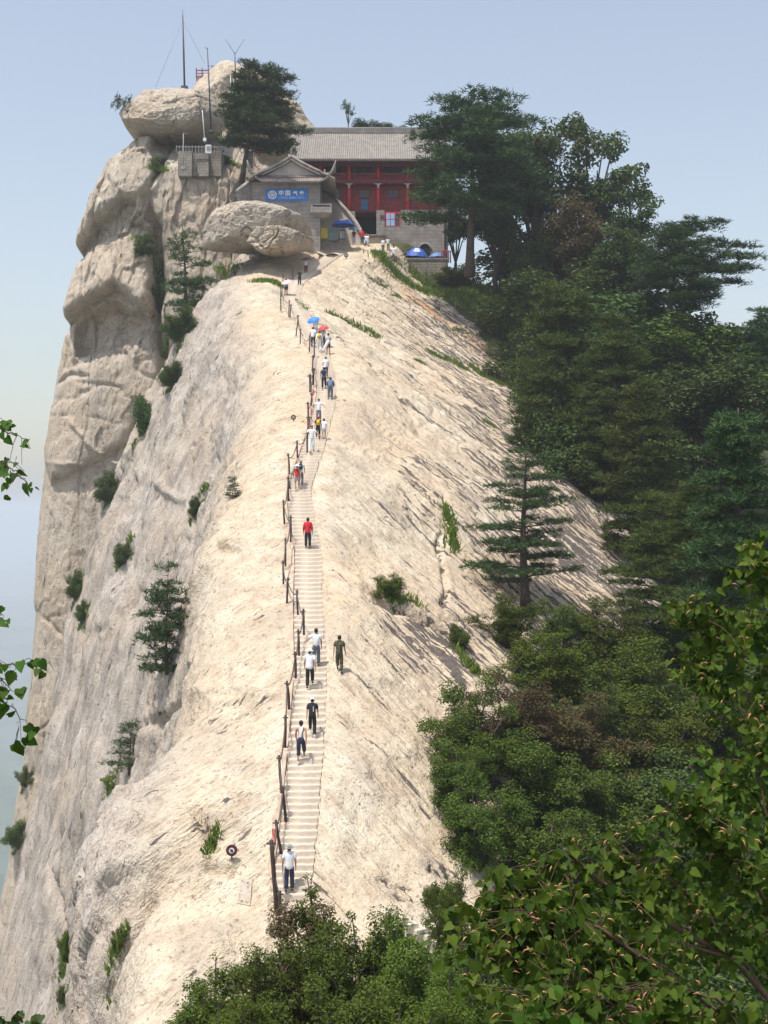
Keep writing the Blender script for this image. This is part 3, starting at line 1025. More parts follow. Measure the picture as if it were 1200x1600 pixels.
for (tx, ty, bx, by, rad) in POSTS:
    h = ray(bx, by)
    f = h[0]
    t = P(tx, ty, f.y)
    mb = MB()
    mid = f.lerp(t, 0.5) + Vector((rnd.uniform(-.03, .03), rnd.uniform(-.03, .03), 0))
    mb.tube([f - Vector((0, 0, .3)), f.lerp(mid, .5), mid, mid.lerp(t, .6), t], [rad * 1.05, rad, rad, rad * .96, rad * .9], 7)
    mb.tube([t - Vector((rad * 2, 0, .12)), t + Vector((rad * 2, 0, -.12))], rad * .45, 5)
    o = mb.build('post', IRON, railing)
    o.matrix_parent_inverse = r_inv
    mb = MB()
    mb.lathe([(0.0, .10), (.12, .09), (.2, .03), (.26, -.25)], 8, f)
    o = mb.build('footing', CONCRETE, railing)
    o.matrix_parent_inverse = r_inv
    anchors.append(f.lerp(t, 0.86))
order = sorted(range(len(anchors)), key=lambda i: POSTS[i][3], reverse=True)
for a, b in zip(order[:-1], order[1:]):
    p, q = anchors[a], anchors[b]
    L = (q - p).length
    pts = []
    for k in range(9):
        t = k / 8
        w = p.lerp(q, t)
        w.z -= 0.22 * L ** .7 * 4 * t * (1 - t)
        pts.append(w)
    mb = MB()
    mb.tube(pts, 0.03, 4)
    o = mb.build('chain', CHAIN, railing)
    o.matrix_parent_inverse = r_inv
for (x, y, n) in ((428, 1300, 3), (473, 958, 2), (456, 421, 1), (486, 640, 2), (489, 610, 2), (484, 660, 2)):
    d = ray(x, y + 30)[0].y - 0.3
    c = P(x, y, d)
    mb = MB()
    for k in range(n):
        dx = (k - n / 2) * .05
        vs = [c + Vector((dx, 0, .12)), c + Vector((dx + .035, 0, .12)), c + Vector((dx + .06, .04, -.15)), c + Vector((dx + .02, .05, -.18)), c + Vector((dx + .01, .01, -.42)), c + Vector((dx + .04, .01, -.38))]
        vs2 = [v + Vector((0, .012, 0)) for v in vs]
        mb.add(vs + vs2, [(0, 1, 2, 3), (3, 2, 5, 4), (9, 8, 7, 6), (10, 11, 8, 9), (0, 6, 7, 1), (4, 5, 11, 10), (1, 7, 8, 2), (2, 8, 11, 5), (0, 3, 9, 6), (3, 4, 10, 9)])
    o = mb.build('ribbon', RIBBON, railing)
    o.matrix_parent_inverse = r_inv

# ------------------------------------------------------------------ buildings on the summit
def stone_wall_mat(name, c1, c2, mortar, bw, bh, rough=0.9):
    m, nt, out = mat_new(name)
    tc = nd(nt, 'ShaderNodeTexCoord')
    mp = mapping(nt, tc.outputs['Object'], rot=(R(90), 0, 0))
    br = nd(nt, 'ShaderNodeTexBrick')
    br.inputs['Scale'].default_value = 1.0
    br.inputs['Brick Width'].default_value = bw
    br.inputs['Row Height'].default_value = bh
    br.inputs['Mortar Size'].default_value = 0.03
    br.inputs['Mortar Smooth'].default_value = 0.4
    br.inputs['Color1'].default_value = (*c1, 1)
    br.inputs['Color2'].default_value = (*c2, 1)
    br.inputs['Mortar'].default_value = (*mortar, 1)
    nt.links.new(mp, br.inputs['Vector'])
    n1 = noise_n(nt, tc.outputs['Object'], 0.8, 7)
    col = mixc(nt, 1.0, br.outputs['Color'], ramp(nt, n1, [(0.3, g3(0.62)), (0.7, g3(1.0))]), 'MULTIPLY')
    st = noise_n(nt, mapping(nt, tc.outputs['Object'], scale=(2, 2, .25)), 1.1, 5)
    col = mixc(nt, ramp(nt, st, [(0.55, g3(0)), (0.75, g3(0.55))]), col, (0.16, 0.14, 0.12))
    b = nd(nt, 'ShaderNodeBsdfPrincipled')
    b.inputs['Roughness'].default_value = rough
    nt.links.new(col, b.inputs['Base Color'])
    bp = nd(nt, 'ShaderNodeBump')
    bp.inputs['Strength'].default_value = 0.6
    bp.inputs['Distance'].default_value = 0.04
    nt.links.new(mth(nt, 'SUBTRACT', n1, br.outputs['Fac']), bp.inputs['Height'])
    nt.links.new(bp.outputs[0], b.inputs['Normal'])
    nt.links.new(b.outputs[0], out.inputs[0])
    return m


ASHLAR = stone_wall_mat('grey_ashlar', (.42, .38, .34), (.36, .32, .29), (.27, .24, .22), .9, .42)
RUBBLE = stone_wall_mat('grey_rubble_wall', (.38, .32, .26), (.31, .27, .23), (.18, .16, .14), .6, .34)
TILE = simple_mat('grey_roof_tile', (0.30, 0.265, 0.235), 0.85, 0.28, 1.5, 0.3)
TILE_D = simple_mat('dark_tile_ridge', (0.20, 0.185, 0.17), 0.85, 0.25, 2.0, 0.3)
PLASTER = simple_mat('pale_pediment', (0.42, 0.35, 0.31), 0.9, 0.15, 1.2)
RED = simple_mat('red_column_paint', (0.60, 0.035, 0.03), 0.5, 0.2, 2)
REDW = simple_mat('red_wooden_wall', (0.30, 0.035, 0.035), 0.65, 0.25, 2)
DARKR = simple_mat('dark_red_beam', (0.15, 0.028, 0.03), 0.7, 0.25, 2)
BLACKW = simple_mat('interior_shade', (0.012, 0.013, 0.018), 0.9, 0.2, 2)  # near-black: shade inside the openings put into the colour
WHITEP = simple_mat('white_bracket_paint', (0.62, 0.58, 0.52), 0.6, 0.1, 3)
BLUEP = simple_mat('blue_door_curtain', (0.05, 0.20, 0.34), 0.7, 0.15, 5)
SIGNB = simple_mat('blue_sign_vinyl', (0.025, 0.16, 0.52), 0.4, 0.06, 3)
SIGNW = simple_mat('white_sign_print', (0.80, 0.82, 0.84), 0.5, 0.03, 3)
SIGNP = simple_mat('pale_blue_print', (0.35, 0.50, 0.74), 0.5, 0.03, 3)
GLASSD = simple_mat('dim_window_glass', (0.05, 0.06, 0.08), 0.2, 0.2, 2)


def sub(mb, name, mat, par, inv):
    o = mb.build(name, mat, par)
    if par.parent is None:                        # a sub-part sits on a part that is already in world place
        o.matrix_parent_inverse = inv
    return o


def rel_inv(o):
    return Matrix.Translation(-Vector(o.location))


def sheet(mb, rows, thick=0.12):
    """a thick sheet through a grid of points (list of rows)"""
    r, c = len(rows), len(rows[0])
    vs = [Vector(p) for row in rows for p in row]
    n = len(vs)
    vs2 = [v - Vector((0, 0, thick)) for v in vs]
    fs = []
    for i in range(r - 1):
        for k in range(c - 1):
            a = i * c + k
            fs.append((a, a + 1, a + c + 1, a + c))
            fs.append((n + a, n + a + c, n + a + c + 1, n + a + 1))
    for k in range(c - 1):
        fs.append((k, n + k, n + k + 1, k + 1))
        a = (r - 1) * c + k
        fs.append((a, a + 1, n + a + 1, n + a))
    for i in range(r - 1):
        a = i * c
        fs.append((a, a + c, n + a + c, n + a))
        a = i * c + c - 1
        fs.append((a, n + a, n + a + c, a + c))
    mb.add(vs + vs2, fs)


def ribs(mb, rows, every=1, rad=0.09):
    """half-round tile rows running down the sheet (one per column of the grid)"""
    for k in range(0, len(rows[0]), every):
        mb.tube([Vector(rw[k]) + Vector((0, 0, rad * .35)) for rw in rows], rad, 6)


# ---- gatehouse with the blue banner
gh = empty('gatehouse', P(445, 366, 148))
tag(gh, 'grey stone gatehouse with upturned tiled roof and a blue banner on its front', 'building')
gi = rel_inv(gh)
GY = 148.0
xa, xb = P(389, 0, GY).x, P(500, 0, GY).x
zt = P(0, 281, GY).z
mb = MB()
mb.box(xa, xb, GY, GY + 7, zt - 9.0, zt)
sub(mb, 'wall', ASHLAR, gh, gi)
xc = P(455.5, 0, GY).x
xe0, xe1 = P(388, 0, GY - 1.2).x, P(523.5, 0, GY - 1.2).x
half = (xe1 - xe0) / 2
xm = (xe0 + xe1) / 2
zb = P(0, 274.5, GY).z                        # foot of the pediment
ze = P(0, 283.5, GY - 1.3).z                  # eave
lift = lambda x: 1.75 * max(0, (abs(x - xm) / half - 0.55) / 0.45) ** 2.6
ncol = 46
rows = []
for t in np.linspace(0, 1, 7):
    row = []
    for k in range(ncol):
        x = xe0 + (xe1 - xe0) * k / (ncol - 1)
        zz_ = zb + (ze - zb) * (t ** 0.8)
        row.append((x, GY + 0.05 - 1.35 * t, zz_ + lift(x) * (0.25 + 0.75 * t)))
    rows.append(row)
mb = MB()
sheet(mb, rows, .14)
roof = sub(mb, 'roof', TILE_D, gh, gi)
mb = MB()
ribs(mb, rows, 1, .085)
o = sub(mb, 'tile_rows', TILE, roof, gi)
o['kind'] = 'stuff'
# round tile ends along the eave
mb = MB()
for k in range(ncol):
    p = Vector(rows[-1][k])
    mb.tube([p + Vector((0, -.02, .02)), p + Vector((0, -.10, -.02))], .10, 6)
o = sub(mb, 'eave_tile', TILE, roof, gi)
o['kind'] = 'stuff'
# main slopes over the gable, ridge running back
za = P(0, 246, GY).z
for sd in (-1, 1):
    rows2 = []
    xe = xe0 if sd < 0 else xe1
    for t in np.linspace(0, 1, 9):
        x = xc + sd * (abs((P(502 if sd > 0 else 409, 0, GY).x) - xc)) * t
        z = za + (zb + .25 - za) * (t ** 0.85)
        rows2.append([(x, GY - .35 + q * 7.6, z) for q in np.linspace(0, 1, 16)])
    mb = MB()
    sheet(mb, rows2, .2)
    o2 = sub(mb, 'roof_slope', TILE_D, gh, gi)
    mb = MB()
    ribs(mb, rows2, 1, .09)
    sub(mb, 'tile_rows', TILE, o2, gi)['kind'] = 'stuff'
    mb = MB()                                  # verge band on the gable
    for off, r_ in ((0.0, .17), (-.36, .10)):
        mb.tube([Vector((rw[0][0], GY - .42, rw[0][2] + .06 + off)) for rw in rows2], r_, 6)
    sub(mb, 'verge', TILE, o2, gi)
    # side eave
    rows3 = []
    for t in np.linspace(0, 1, 6):
        xx = rows2[-1][0][0] + (xe - rows2[-1][0][0]) * t
        rows3.append([(xx, GY - 1.3 + q * 9.5, zb + .2 + (ze - zb) * t + 1.75 * t * max(0, abs(q - .5) * 2 - .4) ** 2 * .4) for q in np.linspace(0, 1, 14)])
    mb = MB()
    sheet(mb, rows3, .14)
    sub(mb, 'side_eave', TILE, gh, gi)
    # corner ridge sweeping up to a horn
    a = Vector((rows2[-1][0][0], GY - .1, zb + .3))
    b = Vector((xe, GY - 1.45, ze + 1.78))
    pts = []
    for t in np.linspace(0, 1, 9):
        w = a.lerp(b, t)
        w.z = a.z + (ze + .45 - a.z) * t + 1.5 * t ** 4
        pts.append(w)
    pts.append(b + Vector((sd * .12, -.1, .62)))
    mb = MB()
    mb.tube(pts, [.17] * 8 + [.13, .05], 6)
    mb.box(pts[2].x - .08, pts[2].x + .08, pts[2].y - .08, pts[2].y + .08, pts[2].z, pts[2].z + .5)
    sub(mb, 'corner_ridge', TILE, gh, gi)
mb = MB()
mb.add([(xc - 3.0, GY + .02, zb), (xc + 3.0, GY + .02, zb), (xc, GY + .02, za - .35), (xc - 3.0, GY + .3, zb), (xc + 3.0, GY + .3, zb), (xc, GY + .3, za - .35)], [(0, 1, 2), (3, 5, 4), (0, 3, 4, 1), (1, 4, 5, 2), (2, 5, 3, 0)])
sub(mb, 'pediment', PLASTER, gh, gi)
mb = MB()
mb.tube([(xc, GY - .4, za + .2), (xc, GY + 7.2, za + .2)], .22, 6)
mb.box(xc - .12, xc + .12, GY - .45, GY - .15, za + .2, za + .95)
sub(mb, 'ridge', TILE_D, gh, gi)
mb = MB()                                      # cornice under the eave
mb.box(xa - .15, xb + .15, GY - .25, GY - .02, zt - .28, zt + .1)
mb.box(xa - .3, xb + .3, GY - .5, GY - .26, zt - .05, zt + .2)
sub(mb, 'cornice', DARKR, gh, gi)
mb = MB()
a_, b_ = P(485, 332, GY - .7), P(518, 318, GY - .7)
mb.box(a_.x, b_.x, GY - .7, GY + 2.2, a_.z, b_.z)
mb.add([(a_.x, GY - .7, a_.z), (b_.x, GY - .7, a_.z), (b_.x, GY + 2.2, a_.z), (a_.x, GY + 2.2, a_.z), (a_.x + .4, GY + .1, a_.z - .5), (b_.x - 1.1, GY + .1, a_.z - .5), (b_.x - 1.1, GY + 2, a_.z - .5), (a_.x + .4, GY + 2, a_.z - .5)],
       [(0, 1, 5, 4), (1, 2, 6, 5), (2, 3, 7, 6), (3, 0, 4, 7), (4, 5, 6, 7)])
pl = sub(mb, 'stone_corbel', ASHLAR, gh, gi)
mb = MB()
mb.pbox(489, 516, 320.5, 322.5, GY - .72, .06)
sub(mb, 'slot', BLACKW, pl, gi)

# ---- blue banner with logo and lettering
bn = empty('banner_sign', P(448, 314, GY - .12))
tag(bn, 'blue banner with white Chinese characters and round emblem on the gatehouse', 'sign')
bi = rel_inv(bn)
mb = MB()
mb.pbox(415, 481, 294.5, 314, GY - .12, .07)
sub(mb, 'panel', SIGNB, bn, bi)


def text_part(body, px0, py_base, width_px, name, mat, par, inv, Y, bold=0.0):
    cu = bpy.data.curves.new(name, 'FONT')
    cu.body = body
    cu.offset = bold
    cu.extrude = 0.02
    o = bpy.data.objects.new(name, cu)
    COL.objects.link(o)
    bpy.context.view_layer.update()
    me = bpy.data.meshes.new_from_object(o.evaluated_get(bpy.context.evaluated_depsgraph_get()))
    bpy.data.objects.remove(o)
    n = len(me.vertices)
    co = np.empty(n * 3)
    me.vertices.foreach_get('co', co)
    co = co.reshape(-1, 3)
    x0, x1 = co[:, 0].min(), co[:, 0].max()
    sc = width_px * Y / FOC / (x1 - x0)
    p = P(px0, py_base, Y)
    out = np.stack([p.x + (co[:, 0] - x0) * sc, Y - co[:, 2] * 0.8, p.z + (co[:, 1] - co[:, 1].min()) * sc], 1)
    me.vertices.foreach_set('co', out.ravel())
    me.materials.clear()
    me.materials.append(mat)
    me.update()
    oo = link(name, me, None, par)
    oo.matrix_parent_inverse = inv
    return oo


for ch, x in (('中', 435.5), ('国', 446.0), ('气', 457.5), ('象', 468.0)):
    text_part(ch, x, 305.6, 7.6, 'lettering', SIGNW, bn, bi, GY - .15, 0.028)
mb = MB()                                      # a line of small capitals too small to read
r2 = random.Random(3)
x = 436.0
while x < 474.5:
    w = r2.uniform(.8, 1.3)
    if r2.random() < .16:
        x += 1.2
    mb.pbox(x, x + .35, 307.2, 310.4, GY - .15, .02)
    mb.pbox(x + .35, x + w, r2.choice((307.2, 308.6)), r2.choice((309.0, 310.4)), GY - .149, .02)
    x += w + .45
sub(mb, 'small_print', SIGNP, bn, bi)['kind'] = 'stuff'
mb = MB()
c = P(425.6, 304.6, GY - .14)
for r_in, r_out in ((.40, .50), (.24, .31), (.0, .12)):
    n = 28
    vs = [(c.x + r * math.cos(2 * math.pi * k / n), GY - .14 - .02, c.z + r * math.sin(2 * math.pi * k / n)) for r in (r_in, r_out) for k in range(n)]
    mb.add(vs, [(k, (k + 1) % n, n + (k + 1) % n, n + k) for k in range(n)])
for k in range(4):
    a = 2 * math.pi * k / 4 + .4
    pts = [(c.x + (.10 + .06 * q) * math.cos(a + q * .35), GY - .17, c.z + (.10 + .06 * q) * math.sin(a + q * .35)) for q in range(6)]
    mb.tube(pts, .03, 5)
sub(mb, 'emblem', SIGNW, bn, bi)

# ---- side wall with coping left of the gatehouse
sw = empty('side_wall', P(380, 325, 147))
tag(sw, 'low grey wall with sloping coping left of the gatehouse', 'wall')
si = rel_inv(sw)
mb = MB()
a0, a1 = P(370.5, 300, 145), P(391, 284, 148)
vs = []
for q in (a0, a1):
    vs += [(q.x, q.y, q.z - 4.5), (q.x, q.y, q.z), (q.x + .25, q.y + .3, q.z), (q.x + .25, q.y + .3, q.z - 4.5)]
mb.add(vs, [(0, 4, 5, 1), (1, 5, 6, 2), (2, 6, 7, 3), (0, 1, 2, 3), (4, 7, 6, 5)])
sub(mb, 'wall_face', ASHLAR, sw, si)
mb = MB()
mb.tube([a0 + Vector((0, 0, .1)), a1 + Vector((0, 0, .1))], .22, 6)
sub(mb, 'coping', TILE, sw, si)
for k in range(4):
    mb = MB()
    q = a0.lerp(a1, .1 + .27 * k)
    mb.box(q.x - .06, q.x + .06, q.y - .12, q.y + .1, q.z - 3.2, q.z - .15)
    sub(mb, 'buttress', TILE_D, sw, si)

# ---- temple hall
TY = 160.0
th = empty('temple_hall', P(600, 400, TY))
tag(th, 'two-storey red wooden temple hall with long grey tiled roof on stone base', 'temple')
ti = rel_inv(th)
x0, x1 = P(462, 0, TY).x, P(694, 0, TY).x
zr, ze_ = P(0, 208, TY + 4.6).z, P(0, 249, TY - 2.4).z
rows = []
nc = 74
for t in np.linspace(0, 1, 10):
    yv = TY + 4.6 - 7.0 * t
    zv = zr + (ze_ - zr) * (1 - (1 - t) ** 1.28)
    rows.append([(x0 - .8 + (x1 - x0 + 1.6) * k / (nc - 1), yv, zv + (.5 * max(0, abs(k / (nc - 1) - .5) * 2 - .8) ** 1.5 * t)) for k in range(nc)])
mb = MB()
sheet(mb, rows, .2)
roof = sub(mb, 'roof', TILE_D, th, ti)
mb = MB()
ribs(mb, rows, 1, .085)
sub(mb, 'tile_rows', TILE, roof, ti)['kind'] = 'stuff'
rows_b = [[(p[0], 2 * (TY + 4.6) - p[1], p[2]) for p in rw] for rw in rows]
mb = MB()
sheet(mb, [rw[::-1] for rw in rows_b], .2)
sub(mb, 'rear_roof', TILE_D, th, ti)
mb = MB()
mb.box(x0 - .9, x1 + .9, TY + 4.35, TY + 4.85, zr - .05, zr + .55)
mb.tube([(x0 - .9, TY + 4.6, zr + .6), (x1 + .9, TY + 4.6, zr + .6)], .16, 6)
sub(mb, 'ridge', TILE_D, roof, ti)
mb = MB()
for k in range(nc):
    p = Vector(rows[-1][k])
    mb.tube([p + Vector((0, -.02, .03)), p + Vector((0, -.12, 0))], .10, 6)
sub(mb, 'eave_tile', TILE_D, roof, ti)['kind'] = 'stuff'
mb = MB()
mb.pbox(462, 690, 251, 259, TY - 1.0, .8)
mb.pbox(462, 690, 247.5, 251.2, TY - 1.7, 2.2)
sub(mb, 'eave_beam', DARKR, th, ti)
# upper storey set back behind a gallery
mb = MB()
mb.pbox(462, 690, 256, 290, TY + 1.2, 6)
sub(mb, 'upper_wall', REDW, th, ti)
for cx0 in (500, 548, 594, 641):
    mb = MB()
    mb.pbox(cx0 + 7, cx0 + 35, 260, 275, TY + 1.14, .1)
    w = sub(mb, 'window', DARKR, th, ti)
    mb = MB()
    for k in range(2):
        mb.pbox(cx0 + 9 + k * 13, cx0 + 20 + k * 13, 262, 274, TY + 1.10, .06)
    sub(mb, 'pane', GLASSD, w, ti)
mb = MB()
mb.pbox(462, 690, 282.5, 286.5, TY - .9, 2.4)
sub(mb, 'gallery_floor', DARKR, th, ti)
mb = MB()
mb.pbox(462, 690, 270.5, 271.7, TY - .8, .12)
mb.pbox(462, 690, 281, 282.5, TY - .8, .12)
for x in np.arange(464, 690, 2.6):
    mb.pbox(x, x + .7, 271.5, 281.2, TY - .77, .08)
sub(mb, 'balustrade', REDW, th, ti)
# lower storey
mb = MB()
mb.pbox(462, 690, 286, 331, TY + .6, 6)
sub(mb, 'lower_wall', REDW, th, ti)
for cx in (500, 545.5, 591, 637, 684):
    mb = MB()
    a, b = P(cx, 331, TY - .6), P(cx, 290, TY - .6)
    mb.tube([a, b], .21, 10)
    sub(mb, 'column', RED, th, ti)
    mb = MB()
    a, b = P(cx, 282, TY - .6), P(cx, 258, TY - .6)
    mb.tube([a, b], .18, 8)
    sub(mb, 'column', RED, th, ti)
    mb = MB()
    mb.pbox(cx - 1.3, cx + 1.3, 285.5, 293, TY - .85, .5)
    c0 = P(cx, 288.5, TY - .8)
    for sd in (-1, 1):
        mb.tube([c0, c0 + Vector((sd * .35, 0, .16)), c0 + Vector((sd * .85, 0, .30)), c0 + Vector((sd * 1.5, 0, .33))], [.13, .10, .08, .05], 5)
    sub(mb, 'bracket', WHITEP, th, ti)
for (px0, px1, py0, py1) in ((561, 577, 297, 309), (606, 622, 297, 309), (516, 532, 297, 309), (651, 668, 295, 311)):
    mb = MB()
    mb.pbox(px0 - 1, px1 + 1, py0 - 1, py1 + 1, TY + .53, .1)
    w = sub(mb, 'window', DARKR, th, ti)
    nx = 3 if px0 == 651 else 2
    for k in range(nx):
        for j in range(2):
            mb = MB()
            sx, sy = (px1 - px0) / nx, (py1 - py0) / 2
            mb.pbox(px0 + k * sx + .6, px0 + (k + 1) * sx - .6, py0 + j * sy + .6, py0 + (j + 1) * sy - .6, TY + .49, .06)
            sub(mb, 'pane', WHITEP if px0 == 651 and (k + j) % 3 else GLASSD, w, ti)
mb = MB()
mb.pbox(564.5, 574.5, 312, 328, TY + .5, .1)
sub(mb, 'door_curtain', BLUEP, th, ti)
# stone base with doorway, window and arch
mb = MB()
mb.pbox(462, 555, 330, 420, TY - .9, 7)
mb.pbox(588, 601, 328, 372, TY - 1.2, 7)
mb.pbox(626, 694, 328, 420, TY - 1.2, 7)
mb.pbox(601, 626, 354, 372, TY - 1.2, 7)
sub(mb, 'stone_base', ASHLAR, th, ti)
mb = MB()
mb.pbox(688, 700, 268, 420, TY - .5, 8)
sub(mb, 'stone_pier', ASHLAR, th, ti)
mb = MB()
mb.pbox(555, 588, 366, 420, TY - 1.2, 7)
mb.pbox(588, 626, 372.1, 420, TY - 1.3, 7)
sub(mb, 'stone_plinth', RUBBLE, th, ti)
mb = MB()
mb.pbox(555, 588, 329.5, 366, TY + 2.4, .2)  # sheet closing the doorway, the unlit inside painted near-black
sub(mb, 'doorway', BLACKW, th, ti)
mb = MB()
mb.pbox(555, 588, 329, 331.5, TY - .6, 3)
sub(mb, 'lintel', DARKR, th, ti)
mb = MB()
mb.pbox(600.5, 626.5, 331, 354.5, TY - 1.0, .3)
w = sub(mb, 'window', RED, th, ti)
for k in range(3):
    for j in range(2):
        mb = MB()
        mb.pbox(603.5 + k * 7, 609.5 + k * 7, 333.5 + j * 10, 342.5 + j * 10, TY - 1.05, .1)
        sub(mb, 'pane', SIGNP if k < 2 else GLASSD, w, ti)
mb = MB()
mb.pbox(594, 600, 336, 342, TY - 1.26, .08)
sub(mb, 'plaque', DARKR, th, ti)
# arch: flat round-headed sheet on the wall, the niche's shade as near-black colour
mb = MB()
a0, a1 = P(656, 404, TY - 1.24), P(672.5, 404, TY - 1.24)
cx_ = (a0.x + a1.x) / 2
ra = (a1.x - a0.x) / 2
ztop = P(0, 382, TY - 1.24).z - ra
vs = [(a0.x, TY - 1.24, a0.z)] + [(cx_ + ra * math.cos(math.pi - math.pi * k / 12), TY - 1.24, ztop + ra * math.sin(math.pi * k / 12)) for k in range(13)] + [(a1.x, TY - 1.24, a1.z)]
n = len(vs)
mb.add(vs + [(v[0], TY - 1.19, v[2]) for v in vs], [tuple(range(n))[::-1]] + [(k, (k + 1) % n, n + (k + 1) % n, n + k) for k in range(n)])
ar = sub(mb, 'arch_shade', BLACKW, th, ti)
mb = MB()
mb.tube([(cx_ + (ra + .1) * math.cos(math.pi - math.pi * k / 12), TY - 1.28, ztop + (ra + .1) * math.sin(math.pi * k / 12)) for k in range(13)], .12, 5)
sub(mb, 'arch_ring', ASHLAR, ar, ti)

# ---- terrace wall below the arch
tw = empty('terrace_wall', P(660, 440, 153))
tag(tw, 'grey stone retaining wall of the terrace below the arch', 'wall')
wi = rel_inv(tw)
mb = MB()
mb.pbox(612, 698, 405, 452, 153, 5)
sub(mb, 'wall_face', RUBBLE, tw, wi)
mb = MB()
mb.pbox(611, 699, 403, 405.2, 152.9, 5.2)
sub(mb, 'coping', ASHLAR, tw, wi)
rl = empty('guard_rail', P(700, 410, 153))
tag(rl, 'short red railing at the end of the terrace beside the tall pine', 'railing')
ri = rel_inv(rl)
for k in range(6):
    mb = MB()
    p = P(690 + 2.8 * k, 409 + k * .4, 153.2 + .2 * k)
    mb.tube([p, p + Vector((0, 0, 1.5))], .07, 5)
    sub(mb, 'post', REDW, rl, ri)
mb = MB()
mb.tube([P(690, 391, 153.2), P(704.5, 393, 154.2)], .05, 5)
sub(mb, 'rail', REDW, rl, ri)

# ---- stair parapet curving up behind the gatehouse
sp = empty('parapet_wall', P(545, 370, 154))
tag(sp, 'curved sloping stone parapet of the stair beside the temple doorway', 'wall')
pi_ = rel_inv(sp)
mb = MB()
crv = [(498, 296), (513, 304), (527, 315), (541, 330), (553, 346), (561, 360), (567, 373)]
vs, fs = [], []
for k, (a, b) in enumerate(crv):
    q = P(a, b, 155.5 - k * .45)
    vs += [(q.x, q.y, q.z - 7.5), (q.x, q.y, q.z), (q.x + .45, q.y + .25, q.z), (q.x + .45, q.y + .25, q.z - 7.5)]
for k in range(len(crv) - 1):
    for j in range(3):
        a = k * 4 + j
        fs.append((a, a + 4, a + 5, a + 1))
fs += [(0, 1, 2, 3), tuple(len(vs) - 4 + j for j in (3, 2, 1, 0))]
mb.add(vs, fs)
sub(mb, 'wall_face', simple_mat('pale_parapet_stone', (.50, .42, .34), .9, .2, .8, .3), sp, pi_)
mb = MB()
mb.tube([P(a, b - 1.2, 155.4 - k * .45) for k, (a, b) in enumerate(crv)], .2, 6)
sub(mb, 'coping', ASHLAR, sp, pi_)
lw = empty('landing_wall', P(590, 385, 156))
tag(lw, 'plain low stone wall of the landing in front of the temple doorway', 'wall')
mb = MB()
mb.pbox(566, 603, 367.5, 400, 156.6, 1.2)
sub(mb, 'wall_face', RUBBLE, lw, rel_inv(lw))
mb = MB()
mb.pbox(565, 604, 366.2, 367.6, 156.5, 1.5)
sub(mb, 'coping', ASHLAR, lw, rel_inv(lw))

# ---- kiosk panels and parasols on the landing
YEL = simple_mat('yellow_board', (.55, .40, .05), .6, .1, 2)
GRYB = simple_mat('grey_green_board', (.13, .17, .17), .6, .1, 2)
kb = empty('stall_counter', P(513, 372, 150))
tag(kb, 'yellow and grey stall counter beside the gatehouse corner', 'stall')
ki = rel_inv(kb)
mb = MB()
mb.pbox(501, 512, 356, 372, 149.5, .9)
sub(mb, 'yellow_panel', YEL, kb, ki)
mb = MB()
mb.pbox(512.2, 527, 355.5, 375, 149.4, .9)
sub(mb, 'grey_panel', GRYB, kb, ki)
st = empty('notice_stand', P(534, 376, 150))
tag(st, 'thin framed notice stand under the blue parasol', 'sign')
mb = MB()
for q in ((530, 530.9), (538.6, 539.5)):
    mb.pbox(q[0], q[1], 359, 377, 149.6, .1)
mb.pbox(530, 539.5, 359, 360, 149.55, .1)
mb.pbox(530, 539.5, 373, 374, 149.55, .1)
sub(mb, 'frame', IRON, st, rel_inv(st))
mb = MB()
mb.pbox(531, 538.5, 360.5, 372.6, 149.62, .05)
sub(mb, 'board', simple_mat('faded_notice', (.35, .38, .38), .7, .4, 6), st, rel_inv(st))


def parasol_mesh(name, r, h, n=8, drop=0.12):
    """a ribbed canopy: n panels that sag between the ribs, scalloped hem"""
    mb = MB()
    vs, fs = [(0, 0, h)], []
    rings = 6
    m_ = n * 4
    for i in range(1, rings + 1):
        t = i / rings
        for k in range(m_):
            a = 2 * math.pi * k / m_
            sag = (1 - abs(math.cos(a * n / 2)))
            rr = r * t * (1 - .05 * sag * t)
            z = h * (1 - t ** 2 * (1 - .0)) - sag * .03 * r * t - (drop * r * (t ** 6))
            vs.append((rr * math.cos(a), rr * math.sin(a), z))
    for k in range(m_):
        fs.append((0, 1 + k, 1 + (k + 1) % m_))
    for i in range(rings - 1):
        for k in range(m_):
            a = 1 + i * m_ + k
            b = 1 + i * m_ + (k + 1) % m_
            fs.append((a, a + m_, b + m_, b))
    mb.add(vs, fs, True)
    return mb.mesh(name)


